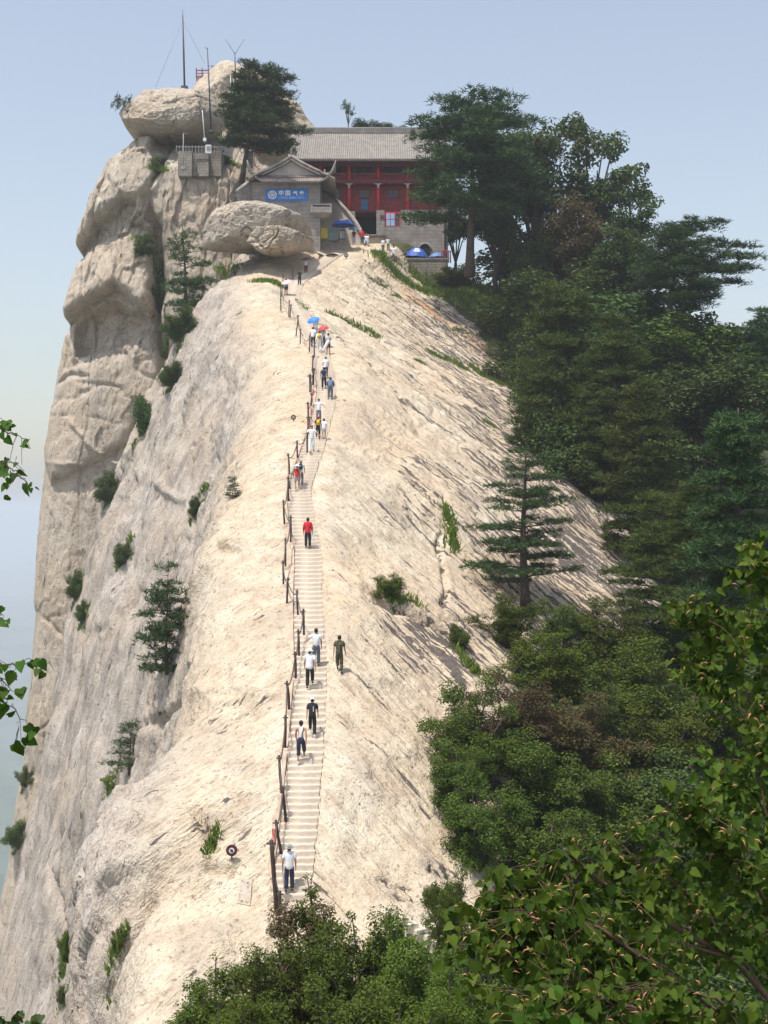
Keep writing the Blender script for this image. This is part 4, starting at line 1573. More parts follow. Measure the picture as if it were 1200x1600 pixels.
def umbrella(name, label, cat, px, py, Y, r, h, mat, stick, tilt=(0, 0), group=None, white=None):
    """canopy centre at the view point (px, py); stick = length of the shaft below"""
    base = P(px, py, Y)
    o = empty(name, base)
    o.rotation_euler = (tilt[0], tilt[1], 0)
    tag(o, label, cat, group)
    link('canopy', parasol_mesh('canopy', r, h), mat, o)
    mb = MB()
    mb.tube([(0, 0, h * 1.12), (0, 0, -stick)], .018 if r < .8 else .03, 6)
    mb.build('shaft', IRON, o)
    for k in range(8):
        a = 2 * math.pi * k / 8
        mb = MB()
        mb.tube([(0, 0, h * .93), (r * .5 * math.cos(a), r * .5 * math.sin(a), h * .70), (r * .97 * math.cos(a), r * .97 * math.sin(a), -.10 * r)], .008 if r < .8 else .015, 4)
        mb.build('rib', IRON, o)
    if white is not None:                       # printed panel bands
        mb = MB()
        vs, fs = [], []
        for s0 in (0, 4):
            for i in range(7):
                a = 2 * math.pi * (s0 + i / 6) / 8 - math.pi / 2 - .4
                for t in (.45, .8):
                    rr = r * t * 1.0
                    vs.append((rr * math.cos(a), rr * math.sin(a), h * (1 - t ** 2) - .12 * r * t ** 6 + .03))
        for s0 in (0, 14):
            for i in range(6):
                q = s0 + i * 2
                fs.append((q, q + 1, q + 3, q + 2))
        mb.add(vs, fs, True)
        mb.build('print', white, o)
    return o


BLUEU = simple_mat('blue_parasol_cloth', (0.03, 0.10, 0.42), .6, .1, 3)
WHITEU = simple_mat('white_print', (0.55, 0.60, 0.72), .6, .1, 3)
umbrella('parasol', 'large blue parasol over the stall counter by the gatehouse', 'parasol', 536, 350, 149.5, 1.35, .55, BLUEU, 2.2, white=WHITEU)
umbrella('parasol', 'big blue and white parasol on the terrace in front of the arch', 'parasol', 651, 399, 154.5, 1.40, .95, BLUEU, 1.2, tilt=(R(6), R(4)), white=WHITEU)
umbrella('parasol', 'partly hidden blue parasol by the red railing of the terrace', 'parasol', 683, 401, 155.5, 1.05, .5, simple_mat('light_blue_cloth', (.10, .20, .42), .6, .1, 3), 1.0)

# ---- things on the summit
WHT = simple_mat('white_enamel', (.72, .74, .75), .5, .08, 4)
GALV = simple_mat('galvanised_steel', (.30, .30, .30), .5, .2, 4)
DKST = simple_mat('dark_mast_steel', (.06, .06, .065), .6, .2, 4)


def mast(label, px, py0, py1, Y, r, mat, lean=0, guys=(), cross=()):
    b, t = P(px, py1, Y), P(px + lean, py0, Y)
    o = empty('mast', b)
    tag(o, label, 'mast', 'masts on the summit')
    iv = rel_inv(o)
    mb = MB()
    mb.tube([b - Vector((0, 0, .4)), b.lerp(t, .5), t], [r, r * .9, r * .6], 6)
    sub(mb, 'pole', mat, o, iv)
    mb = MB()
    mb.box(b.x - r * 3, b.x + r * 3, b.y - r * 3, b.y + r * 3, b.z - .2, b.z + .15)
    sub(mb, 'base_plate', mat, o, iv)
    for (gx, gy, gY) in guys:
        mb = MB()
        mb.tube([b.lerp(t, .93), P(gx, gy, gY)], .022, 4)
        sub(mb, 'guy_wire', GALV, o, iv)
    for (f, wd, an) in cross:
        mb = MB()
        c = b.lerp(t, f)
        d = Vector((math.cos(an), 0, math.sin(an))) * wd
        mb.tube([c, c + d], .03, 4)
        sub(mb, 'antenna_arm', mat, o, iv)
    return o


mast('tallest dark mast with guy wires standing on the boulder', 288.5, 24, 137, 158, .13, DKST, -3, ((243, 136, 158), (320, 100, 160)), ((.98, .9, R(90)),))
mast('slim dark mast rising in front of the big pine', 330, 75, 205, 155, .10, DKST, -6, (), ((.99, .35, R(150)), (.78, .6, R(10))))
mast('mast with two long diagonal whip aerials above the pine', 368, 82, 135, 164, .10, DKST, -1, (), ((.95, 2.3, R(58)), (.95, 2.3, R(122)), (.5, .4, 0)))
mast('thin pale mast with flag-like tip right of the pine top', 402, 92, 145, 166, .07, GALV, -3, (), ((.8, .25, R(0)),))
mast('short white pole in front of the pine crown', 366, 112, 146, 152, .07, WHT, -1)
mast('shortest white pole beside the slim white pole', 361, 118, 148, 152, .06, WHT, -1)
mast('thin white pole leaning on the capping boulder', 320, 172, 218, 149.5, .06, WHT, -4)
mast('grey lamp pole in front of the retaining wall', 286.5, 208, 262, 149.5, .08, GALV, 0, (), ((.98, .5, R(10)),))
mast('short double pole at the edge of the rock column', 307, 240, 272, 147.5, .07, DKST, 1)
mast('orange painted pole under the dark pine', 404, 205, 238, 153.5, .12, simple_mat('orange_paint', (.50, .13, .05), .6, .15, 3), 0)

rw_ = empty('retaining_wall', P(310, 262, 152))
tag(rw_, 'weathered grey retaining wall under the capping boulder', 'wall')
mb = MB()
for (a, b, t_, yy_) in ((278, 300, 236, 151.2), (300, 326, 239, 151.8), (326, 346, 235, 152.4)):
    mb.pbox(a, b - .2, t_, 275, yy_, 3)
sub(mb, 'wall_face', RUBBLE, rw_, rel_inv(rw_))
mb = MB()
for k in range(15):
    x = 275 + k * 5
    mb.pbox(x, x + .8, 227, 239, 151.4 + k * .07, .1)
mb.pbox(275, 349, 229, 229.8, 151.35, .1)
sub(mb, 'picket_rail', GALV, rw_, rel_inv(rw_))

sh = empty('summit_shelter', P(328, 120, 178))
tag(sh, 'small red-railed lookout platform on top of the summit dome', 'platform')
hi_ = rel_inv(sh)
for x in (306, 315, 332, 349):
    mb = MB()
    mb.pbox(x, x + 1.4, 106 if x < 320 else 102, 122, 177, .15)
    sub(mb, 'post', REDW, sh, hi_)
for (a, b, c0, c1) in ((306, 332, 109, 110.5), (330, 351, 104, 105.5), (306, 332, 114, 115), (330, 351, 109, 110)):
    mb = MB()
    mb.pbox(a, b, c0, c1, 176.9, .12)
    sub(mb, 'rail', REDW, sh, hi_)
mb = MB()
mb.pbox(306, 351, 118, 126, 177.2, 3)
sub(mb, 'stone_deck', PLASTER, sh, hi_)
mb = MB()
mb.lathe([(0, .28), (.45, .22), (.72, .06), (.80, 0), (.6, -.05), (0, -.08)], 16, (0, 0, 0))
dish = mb.build('satellite_dish', WHT)
dish.location = P(421, 126, 176)
tag(dish, 'white dish on the bare slope of the summit dome', 'dish')
mb = MB()
mb.tube([(0, .1, -.05), (0, .5, -1.0)], .05, 5)
mb.build('bracket', GALV, dish)
mb = MB()
mb.pbox(321, 330, 226, 239, 150.6, .4)
o = mb.build('meter_box', WHT)
tag(o, 'small white cabinet fixed at the retaining wall', 'cabinet')
mb = MB()
mb.pbox(322.5, 328.5, 228, 234, 150.54, .05)
mb.build('cabinet_door', GALV, o)
# rusty railing stubs along the rock column and the small sign hut
for k, (x, y) in enumerate(((298, 262), (307, 262), (326, 264), (334, 263), (345, 265), (360, 268))):
    h = ray(x, y + 6)
    if h:
        mb = MB()
        q = h[0]
        mb.tube([q, q + Vector((0, 0, .9))], .05, 5)
        mb.tube([q + Vector((-.08, 0, .75)), q + Vector((.08, 0, .75))], .03, 4)
        o = mb.build('iron_stake', IRON)
        tag(o, 'short iron stake on top of the rock column, %s from the cliff side' % ('first', 'second', 'third', 'fourth', 'fifth', 'sixth')[k], 'stake', 'iron stakes on the rock column')
hut = empty('sign_hut', P(388, 246, 152.5))
tag(hut, 'tiny tiled roof and ring-shaped sign behind the pine trunk', 'shelter')
ui = rel_inv(hut)
rowsh = [[P(384 + (398 - 384) * k / 9, 224 + 7 * t, 152.5 - 1.0 * t) for k in range(10)] for t in (0, .33, .66, 1)]
mb = MB()
sheet(mb, rowsh, .1)
ribs(mb, rowsh, 1, .06)
sub(mb, 'roof', TILE, hut, ui)
mb = MB()
for x in (384, 396.5):
    mb.pbox(x, x + 1, 231, 260, 152, .2)
mb.pbox(386, 395, 236, 262, 152.4, .4)
sub(mb, 'frame', ASHLAR, hut, ui)
mb = MB()
c = P(378.5, 233, 151.5)
mb.tube([(c.x + .26 * math.cos(a), c.y, c.z + .5 * math.sin(a)) for a in np.linspace(0, 2 * math.pi, 17)], .06, 5, False)
sub(mb, 'ring', WHT, hut, ui)

# ---- round lamps / signs on the rock
MAR = simple_mat('maroon_enamel', (.085, .02, .025), .5, .2, 5)
for label, px, py, rpx in (('round maroon warning sign with pale centre on the rock left of the lowest man', 362, 1329, 9.0), ('small dark round sign on the rock left of the middle stairs', 458.5, 652, 4.0), ('tiny dark round sign beside the top flight of stairs', 541, 399, 3.4)):
    h = ray(px, py + rpx * 1.6)
    Yd = h[0].y - .15
    c = P(px, py, Yd)
    r = rpx * Yd / FOC
    o = empty('round_sign', h[0])
    tag(o, label, 'sign')
    iv = rel_inv(o)

    def disc(name, mat, r0, r1, dy, par):
        mb = MB()
        n = 24
        vs = []
        for y in (c.y + dy, c.y + dy + .05):
            for rr in (r0, r1):
                vs += [(c.x + rr * math.cos(2 * math.pi * k / n), y, c.z + rr * math.sin(2 * math.pi * k / n)) for k in range(n)]
        fs = []
        for k in range(n):
            j = (k + 1) % n
            fs += [(k, j, n + j, n + k), (n + k, n + j, 3 * n + j, 3 * n + k), (2 * n + k, 3 * n + k, 3 * n + j, 2 * n + j), (k, 2 * n + k, 2 * n + j, j)]
        mb.add(vs, fs)
        return sub(mb, name, mat, par, iv)
    d = disc('plate', MAR, 0.001, r, 0, o)
    if rpx > 5:
        disc('ring', SIGNW, r * .0, r * .48, -.02, d)
        disc('ring', MAR, r * .16, r * .27, -.04, d)
        mb = MB()
        mb.tube([(c.x - r * .3, c.y - .05, c.z + r * .3), (c.x + r * .3, c.y - .05, c.z - r * .3)], r * .06, 4)
        sub(mb, 'bar', MAR, d, iv)
    else:
        disc('ring', simple_mat('grey_face', (.30, .28, .28), .5, .1, 4), 0.001, r * .55, -.02, d)
    mb = MB()
    mb.tube([c + Vector((0, .06, -r * .9)), h[0] + Vector((0, .05, -.1))], .03, 5)
    sub(mb, 'stem', IRON, o, iv)

# ---- carved inscription panel on the near rock
q = [ray(x, y) for x, y in ((376, 1373), (394, 1376), (391, 1416), (370, 1412))]
q = [h[0] for h in q]
nrm = (q[1] - q[0]).cross(q[3] - q[0]).normalized()
if nrm.y > 0:
    nrm = -nrm
o = empty('inscription', (q[0] + q[2]) / 2)
tag(o, 'pale rectangular panel of carved characters on the near rock', 'inscription')
iv = rel_inv(o)
mb = MB()
lift_ = nrm * .05
mb.add([p + lift_ for p in q] + [p - nrm * .3 for p in q], [(0, 1, 2, 3), (0, 4, 5, 1), (1, 5, 6, 2), (2, 6, 7, 3), (3, 7, 4, 0)])
sub(mb, 'panel', simple_mat('dressed_granite', (.46, .39, .31), .9, .08, 4), o, iv)
mb = MB()
r3 = random.Random(11)
for ci in range(2):
    for ri_ in range(5):
        if r3.random() < .12:
            continue
        for s in range(7):
            u = .12 + ci * .42 + r3.uniform(0, .30)
            v = .06 + ri_ * .185 + r3.uniform(0, .12)
            if r3.random() < .55:
                du, dv = r3.uniform(.06, .2), r3.uniform(-.02, .02)
            else:
                du, dv = r3.uniform(-.05, .05), r3.uniform(.03, .09)
            pt = lambda a, b: (q[0].lerp(q[1], a)).lerp(q[3].lerp(q[2], a), b) + nrm * .06
            mb.tube([pt(u, v), pt(min(.95, u + du), min(.96, v + dv))], .009, 4)
sub(mb, 'carved_strokes', simple_mat('carved_dark', (.20, .17, .15), .9, .1, 4), o, iv)['kind'] = 'stuff'

# ------------------------------------------------------------------ plants
BARK = simple_mat('grey_brown_bark', (0.075, 0.055, 0.042), 0.9, 0.35, 4, 0.5)
BARK_P = simple_mat('pale_bark', (0.20, 0.17, 0.14), 0.9, 0.3, 4, 0.4)
PINE_L = leaf_mat('pine_needles', [(0.018, 0.044, 0.02), (0.042, 0.08, 0.028), (0.085, 0.126, 0.036), (0.028, 0.06, 0.026)], 0.18)
OLIVE_L = leaf_mat('olive_needles', [(0.032, 0.06, 0.016), (0.068, 0.105, 0.022), (0.115, 0.145, 0.032), (0.046, 0.078, 0.02)], 0.2)
BROAD_L = leaf_mat('broad_leaves', [(0.028, 0.058, 0.02), (0.062, 0.105, 0.028), (0.125, 0.168, 0.042), (0.044, 0.08, 0.024)], 0.24)
BROWN_L = leaf_mat('rusty_leaves', [(0.05, 0.055, 0.02), (0.105, 0.07, 0.032), (0.135, 0.082, 0.04), (0.05, 0.075, 0.026)], 0.2)
SHRUB_L = leaf_mat('shrub_leaves', [(0.03, 0.056, 0.011), (0.074, 0.112, 0.018), (0.145, 0.18, 0.03), (0.052, 0.084, 0.014)], 0.28)
SHRUBY_L = leaf_mat('yellowish_shrub_leaves', [(0.045, 0.075, 0.01), (0.09, 0.13, 0.016), (0.14, 0.17, 0.026), (0.062, 0.098, 0.014)], 0.25)
LIME_L = leaf_mat('linden_leaves', [(0.026, 0.066, 0.008), (0.054, 0.112, 0.012), (0.115, 0.18, 0.022), (0.04, 0.088, 0.01)], 0.32, 0.6)
GRASS_L = leaf_mat('grass_blades', [(0.1, 0.165, 0.025), (0.155, 0.225, 0.04), (0.215, 0.255, 0.06), (0.12, 0.185, 0.035)], 0.3)
BRACT = simple_mat('pink_bracts', (0.50, 0.24, 0.11), 0.6, 0.3, 30)


def unit(v):
    return v / (np.linalg.norm(v, axis=-1, keepdims=True) + 1e-9)


def blades(C, rs, k, L, w, up=0.35, out=None):
    """k needle blades (thin triangles) at every centre"""
    n = len(C)
    d = rs.normal(size=(n, k, 3))
    d[..., 2] = d[..., 2] * 0.55 + up
    if out is not None:
        d += out[:, None, :] * 0.6
    d = unit(d)
    s = unit(np.cross(d, rs.normal(size=(n, k, 3))))
    l = L * rs.uniform(.7, 1.25, (n, k, 1))
    b = C[:, None, :] + rs.normal(size=(n, k, 3)) * L * .18
    V = np.stack([b - s * w / 2, b + s * w / 2, b + d * l], 2).reshape(-1, 3)
    return V, np.arange(len(V)).reshape(-1, 3)


def leaf_quads(C, Nrm, rs, size, aspect=0.55):
    """folded diamond leaves centred at C with normals about Nrm"""
    n = len(C)
    nn = unit(Nrm + rs.normal(size=(n, 3)) * 0.55)
    t = unit(np.cross(nn, rs.normal(size=(n, 3))))
    u = np.cross(nn, t)
    l = size * rs.uniform(.7, 1.3, (n, 1))
    w = l * aspect
    V = np.stack([C - t * l * .5, C + u * w * .5 + nn * l * .10, C + t * l * .5, C - u * w * .5 + nn * l * .10], 1).reshape(-1, 3)
    return V, np.arange(len(V)).reshape(-1, 4)


def pine_model(seed, h, spread, tiers=13, start=.22, pad=.9, dense=1.0, lean=0.0, flat=.22, blade=(.34, .055), top_bare=0.0, shape='tier', asym=0.0, trunk=.028):
    """trunk with whorls of near-level limbs carrying flat pads of needle tufts; returns (wood mesh, needle mesh)"""
    rs = np.random.RandomState(seed)
    rr = random.Random(seed)
    mb = MB()
    tp = []
    for i in range(9):
        t = i / 8
        tp.append(Vector((lean * h * t ** 1.4 + math.sin(t * 5 + seed) * h * .012, math.cos(t * 4 + seed) * h * .012, h * t)))
    rad = [h * trunk * (1 - .9 * i / 8) * (1.25 if i == 0 else 1) for i in range(9)]
    mb.tube(tp, rad, 8)

    def trunk_at(t):
        k = min(7, int(t * 8))
        return tp[k].lerp(tp[k + 1], t * 8 - k)
    C, O = [], []
    for ti in range(tiers):
        t = start + (1 - start) * (ti + rr.uniform(-.3, .3)) / tiers
        t = min(max(t, start), .985)
        if shape == 'tier':
            reach = spread * (0.30 + 0.70 * (1 - ((t - start) / (1 - start)) ** 1.25)) * rr.uniform(.75, 1.1)
        else:                                        # broad old crown
            q = (t - start) / (1 - start)
            reach = spread * (0.45 + 0.75 * math.sin(math.pi * min(1, .22 + q * .78))) * rr.uniform(.75, 1.1)
        nb = rr.randint(4, 6) if shape == 'tier' else rr.randint(4, 6)
        a0 = rr.uniform(0, 6.28)
        bare = t > 1 - top_bare
        for b in range(nb):
            a = a0 + 2 * math.pi * b / nb + rr.uniform(-.4, .4)
            L = reach * rr.uniform(.65, 1.1) * (1 + asym * math.cos(a))
            base = trunk_at(min(.985, max(start * .9, t + rr.uniform(-.7, .7) / tiers)))
            up = rr.uniform(-.08, .34)
            pts = []
            for s in np.linspace(0, 1, 6):
                r_ = L * s
                pts.append(base + Vector((math.cos(a) * r_, math.sin(a) * r_, L * up * (s - .55 * s * s) + rr.uniform(-.03, .03) * L)))
            r0 = max(.02, h * trunk * .32 * (1 - t * .6))
            mb.tube(pts, [r0, r0 * .8, r0 * .6, r0 * .45, r0 * .3, r0 * .15], 5)
            if bare and rr.random() < .75:
                continue
            npad = max(2, int(L / pad * 1.6))
            for p in range(npad):
                s = .30 + .70 * (p + rr.random()) / npad
                k = min(4, int(s * 5))
                c = pts[k].lerp(pts[k + 1], s * 5 - k)
                pr_ = pad * rr.uniform(.55, 1.1) * (.75 + .4 * s)
                off = rr.uniform(-.8, .8) * pr_
                c = c + Vector((-math.sin(a) * off, math.cos(a) * off, .05 * pr_))
                n = int(26 * dense * (pr_ / .9) ** 2 * (.9 / pad) ** 1.0)
                rr_ = np.sqrt(rs.uniform(0, 1, n)) * pr_
                th = rs.uniform(0, 6.283, n)
                z = rs.normal(size=n) * flat * pr_ * .5 + (1 - (rr_ / pr_) ** 2) * flat * pr_
                C.append(np.stack([c.x + rr_ * np.cos(th), c.y + rr_ * np.sin(th), c.z + z], 1))
                O.append(np.stack([np.cos(th) * rr_ / pr_, np.sin(th) * rr_ / pr_, np.full(n, .3)], 1))
    C = np.concatenate(C)
    O = np.concatenate(O)
    V, F = blades(C, rs, 6, blade[0], blade[1], .4, O)
    return mb.mesh('trunk'), np_mesh('needles', V, F, False)


def broad_model(seed, h, spread, leaf=.28, n_limb=7, clump=1.0, per=110, fork=.32, lean=0.0, trunk=.03, top=1.0, gaps=.0):
    """forked trunk and limbs with clumps of leaves through the crown; returns (wood mesh, leaf mesh)"""
    rs = np.random.RandomState(seed)
    rr = random.Random(seed)
    mb = MB()
    fk = Vector((lean * h * .3, 0, h * fork))
    mb.tube([(0, 0, -.4), (lean * h * .1, .02 * h, h * fork * .5), fk], [h * trunk * 1.2, h * trunk, h * trunk * .85], 8)
    ends = []
    for i in range(n_limb):
        a = 2 * math.pi * i / n_limb + rr.uniform(-.4, .4)
        el = rr.uniform(.25, 1.0)
        r_ = spread * rr.uniform(.45, .95) * (1 - .55 * (el - .25))
        tip = Vector((math.cos(a) * r_ + lean * h * .8, math.sin(a) * r_, h * (fork + (1 - fork) * (.25 + .72 * el) * top)))
        m1 = fk.lerp(tip, .45) + Vector((rr.uniform(-1, 1), rr.uniform(-1, 1), rr.uniform(0, 1))) * h * .04
        mb.tube([fk, m1, tip], [h * trunk * .55, h * trunk * .33, h * trunk * .1], 6)
        for j in range(rr.randint(4, 6)):
            s = rr.uniform(.35, 1)
            b = m1.lerp(tip, (s - .35) / .65)
            d = Vector((rr.uniform(-1, 1), rr.uniform(-1, 1), rr.uniform(-.35, .9))).normalized() * spread * rr.uniform(.18, .42)
            e = b + d
            mb.tube([b, b.lerp(e, .5) + Vector((0, 0, .03 * h)), e], [h * trunk * .18, h * trunk * .12, h * trunk * .05], 4)
            ends += [e, b.lerp(e, .55)]
        ends.append(tip)
    C, Nn = [], []
    for e in ends:
        if rr.random() < gaps:
            continue
        cr = clump * rr.uniform(.65, 1.25)
        n = int(per * (cr / clump) ** 2)
        d = unit(rs.normal(size=(n, 3)))
        rad = cr * rs.uniform(.25, 1, (n, 1)) ** .5
        p = d * rad * np.array((1, 1, .62))
        C.append(np.array(e) + p)
        Nn.append(d * .7 + np.array((0, 0, .75)))
    C = np.concatenate(C)
    Nn = np.concatenate(Nn)
    V, F = leaf_quads(C, Nn, rs, leaf)
    return mb.mesh('trunk'), np_mesh('leaves', V, F, False)


def shrub_model(seed, h, spread, leaf=.12, n_stem=11, clump=.45, per=80):
    rs = np.random.RandomState(seed)
    rr = random.Random(seed)
    mb = MB()
    ends = []
    for i in range(n_stem):
        a = 2 * math.pi * i / n_stem + rr.uniform(-.5, .5)
        q = rr.uniform(.05, 1) ** .6
        q *= rr.uniform(.7, 1.25)
        tip = Vector((math.cos(a) * spread * q, math.sin(a) * spread * q, h * max(.2, 1 - .5 * q ** 2) * rr.uniform(.45, 1.12)))
        mid = Vector((tip.x * .45, tip.y * .45, tip.z * .55)) + Vector((rr.uniform(-1, 1), rr.uniform(-1, 1), 0)) * spread * .08
        mb.tube([(tip.x * .05, tip.y * .05, -.3), mid, tip], [.018 * h + .01, .010 * h + .006, .004 * h], 5)
        for j in range(10):
            s = rr.uniform(.12, 1)
            b = mid.lerp(tip, (s - .4) / .6) if s > .4 else mid * (s / .4)
            d = Vector((rr.uniform(-1, 1), rr.uniform(-1, 1), rr.uniform(-.3, 1))).normalized() * spread * rr.uniform(.10, .30)
            mb.tube([b, b + d], [.006 * h, .002 * h], 3)
            ends.append(b + d)
        ends.append(tip)
    C, Nn = [], []
    for e in ends:
        cr = clump * rr.uniform(.45, 1.35)
        n = int(per * (cr / clump) ** 1.6)
        d = unit(rs.normal(size=(n, 3)))
        p = d * cr * rs.uniform(.2, 1, (n, 1)) ** .5 * np.array((1, 1, .75))
        c = np.array(e) + p
        c[:, 2] = np.maximum(c[:, 2], .02)
        C.append(c)
        Nn.append(d * .6 + np.array((0, 0, .8)))
    V, F = leaf_quads(np.concatenate(C), np.concatenate(Nn), rs, leaf)
    return mb.mesh('stems'), np_mesh('leaves', V, F, False)


MODELS = {}


def plant(name, label, cat, model, base, size, rz=None, mat=None, wood=None, group=None, sx=1.0, tilt=(0, 0), crown='crown', stem='trunk'):
    """one plant: an Empty at its foot, the wood and the crown as parts; model = (wood mesh, crown mesh, model height)"""
    wm, lm, h = model
    o = empty(name, base)
    s = size / h
    rr = random.Random(label)
    o.rotation_euler = (tilt[0], tilt[1], rr.uniform(0, 6.28) if rz is None else rz)
    o.scale = (s * sx, s * sx, s)
    tag(o, label, cat, group)
    for nm, me_, mt in ((stem, wm, wood or BARK), (crown, lm, mat)):
        c = bpy.data.objects.new(nm, me_)
        COL.objects.link(c)
        c.parent = o
        if len(me_.materials) == 0:
            me_.materials.append(mt)
        c.material_slots[0].link = 'OBJECT'
        c.material_slots[0].material = mt
    return o


def foot(px, py, Y=None):
    """where a plant stands: on the rock seen at (px, py), or at a given distance"""
    if Y is None:
        h = ray(px, py)
        if h is not None:
            return h[0]
        Y = 150
    p = P(px, py, Y)
    g = ground(p.x, p.y)
    return p if g is None else Vector((p.x, p.y, g if abs(g - p.z) < 3.0 else p.z))


def model(key, fn, h, *a, **k):
    if key not in MODELS:
        w, l = fn(*a, **k)
        MODELS[key] = (w, l, h)
    return MODELS[key]


pA = model('pA', pine_model, 10, 3, 10, 3.5, 11, .20, .62, .9, 0, .2, (.30, .05))
pB = model('pB', pine_model, 10, 8, 10, 3.2, 13, .26, .66, 1.1, .02, .22, (.30, .05))
pC = model('pC', pine_model, 14, 12, 14, 4.2, 14, .30, 1.0, 1.0, -.02, .26, (.42, .085), 0, 'broad', 0, .022)
pD = model('pD', pine_model, 12, 17, 12, 3.6, 13, .34, .85, .95, .03, .22, (.40, .075), 0, 'broad', .35, .024)
pE = model('pE', pine_model, 12, 23, 12, 3.9, 15, .06, .9, 1.0, 0, .22, (.40, .08))
pF = model('pF', pine_model, 12, 29, 12, 3.4, 15, .05, .8, 1.0, .02, .22, (.40, .08))
pS = model('pS', pine_model, 9, 31, 9, 2.0, 10, .25, .62, .9, .03, .22, (.34, .06), .5, 'tier', .2, .018)
pT = model('pT', pine_model, 3, 37, 3, .95, 9, .12, .32, .7, .04, .2, (.20, .035), .1, 'tier', 0, .016)
bA = model('bA', broad_model, 14, 41, 14, 4.4, .34, 8, 1.15, 120)
bB = model('bB', broad_model, 14, 43, 14, 4.0, .34, 7, .95, 90, .30, .05, .024, 1.0, .12)
bC = model('bC', broad_model, 12, 47, 12, 4.2, .32, 8, 1.15, 130, .25)
bD = model('bD', broad_model, 8, 53, 8, 3.0, .24, 8, .8, 120, .22)
sA = model('sA', shrub_model, 4, 61, 4, 2.6, .22, 13, .72, 105)
sB = model('sB', shrub_model, 4, 67, 4, 2.8, .20, 14, .66, 110)
sC = model('sC', shrub_model, 4, 71, 4, 2.3, .24, 12, .78, 95)
sN = model('sN', shrub_model, 5, 73, 5, 3.0, .13, 16, .55, 190)
sM = model('sM', shrub_model, 5, 79, 5, 2.8, .12, 15, .5, 200)


def tree(label, model_, px, py, top, mat, sx=1.0, Y=None, name='tree', cat='tree', group=None, **k):
    f = foot(px, py, Y)
    hgt = (PCY - top) * f.y / FOC - f.z
    return plant(name, label, cat, model_, f - Vector((0, 0, .15)), hgt, mat=mat, sx=sx, group=group, **k)


# ---- summit and temple side
tree('tall old pine with broad crown overhanging the temple roof', pC, 738, 430, 150, PINE_L, 1.18, 141, 'pine_tree', group='pines on the ridge', rz=1.0)
tree('big dark pine between the capping boulder and the gatehouse', model('pG', pine_model, 13, 137, 13, 3.9, 14, .30, .9, .95, .04, .24, (.42, .08), 0, 'broad', .3, .022), 380, 284, 100, PINE_L, 1.12, 149.5, 'pine_tree', group='pines on the ridge', rz=0, tilt=(0, R(4)))
tree('open-crowned pine standing alone against the sky at the far slope', pD, 1043, 534, 346, PINE_L, 1.45, 128, 'pine_tree', group='pines on the ridge', rz=.2, tilt=(0, R(4)))
tree('tall loose-leaved tree whose thin crown pokes highest above the woods', bB, 918, 505, 170, BROAD_L, .85, 150, 'broadleaf_tree', group='broadleaf trees by the temple', rz=.4)
tree('round-crowned tree on the sky edge below the tall loose tree', bB, 990, 505, 262, BROAD_L, 1.05, 144, 'broadleaf_tree', group='broadleaf trees by the temple', rz=2.0)
tree('dark leafy tree right behind the tall old pine', bA, 832, 470, 182, BROAD_L, .82, 150, 'broadleaf_tree', group='broadleaf trees by the temple', rz=1.4)
tree('leafy tree half hidden behind the crown of the old pine', bA, 785, 440, 158, BROAD_L, .7, 152, 'broadleaf_tree', group='broadleaf trees by the temple', rz=3.3)
tree('rusty-brown tree in the middle of the dark woods', bC, 898, 492, 300, BROWN_L, .9, 139, 'broadleaf_tree', group='broadleaf trees by the temple', rz=.9)
tree('dark tree under the sky-edge crown beside the lone pine', bC, 968, 515, 352, BROAD_L, .95, 136, 'broadleaf_tree', group='broadleaf trees by the temple', rz=4.0)
tree('bluish tree filling the gap below the rusty-brown tree', bC, 855, 500, 340, BROAD_L, .9, 142, 'broadleaf_tree', group='broadleaf trees by the temple', rz=5.0)
tree('small grey-green tree at the foot of the tall old pine', bD, 822, 478, 372, BROAD_L, .9, 141, 'broadleaf_tree', group='broadleaf trees by the temple', rz=1.2)
tree('leafy tree filling the gap right of the old pine trunk', bC, 775, 452, 292, BROAD_L, .85, 147, 'broadleaf_tree', group='broadleaf trees by the temple', rz=2.2)
tree('dark low tree behind the end of the terrace', bD, 712, 432, 318, BROAD_L, .8, 161, 'broadleaf_tree', group='broadleaf trees by the temple', rz=.2)
tree('thin twiggy tree standing behind the temple ridge', model('bS', broad_model, 8, 83, 8, 2.6, .2, 6, .45, 26, .5, .1, .02), 545, 230, 157, BROAD_L, .7, 172, 'broadleaf_tree', wood=BARK)
for lb, x, tp, sx in (('flat bush behind the temple roof next to the twiggy tree', 578, 184, 1.2), ('flat bush behind the temple roof near the old pine', 612, 188, 1.3)):
    tree(lb, sA, x, 226, tp, PINE_L, sx, 171, 'bush', 'bush', 'bushes behind the temple roof', crown='leaves', stem='stems')
f = P(226, 186, 156)
plant('pine_tree', 'small pine jutting sideways over the cliff from the capping boulder', 'tree', pT, f, 4.3, rz=.3, mat=PINE_L, sx=1.2, tilt=(0, R(-62)))

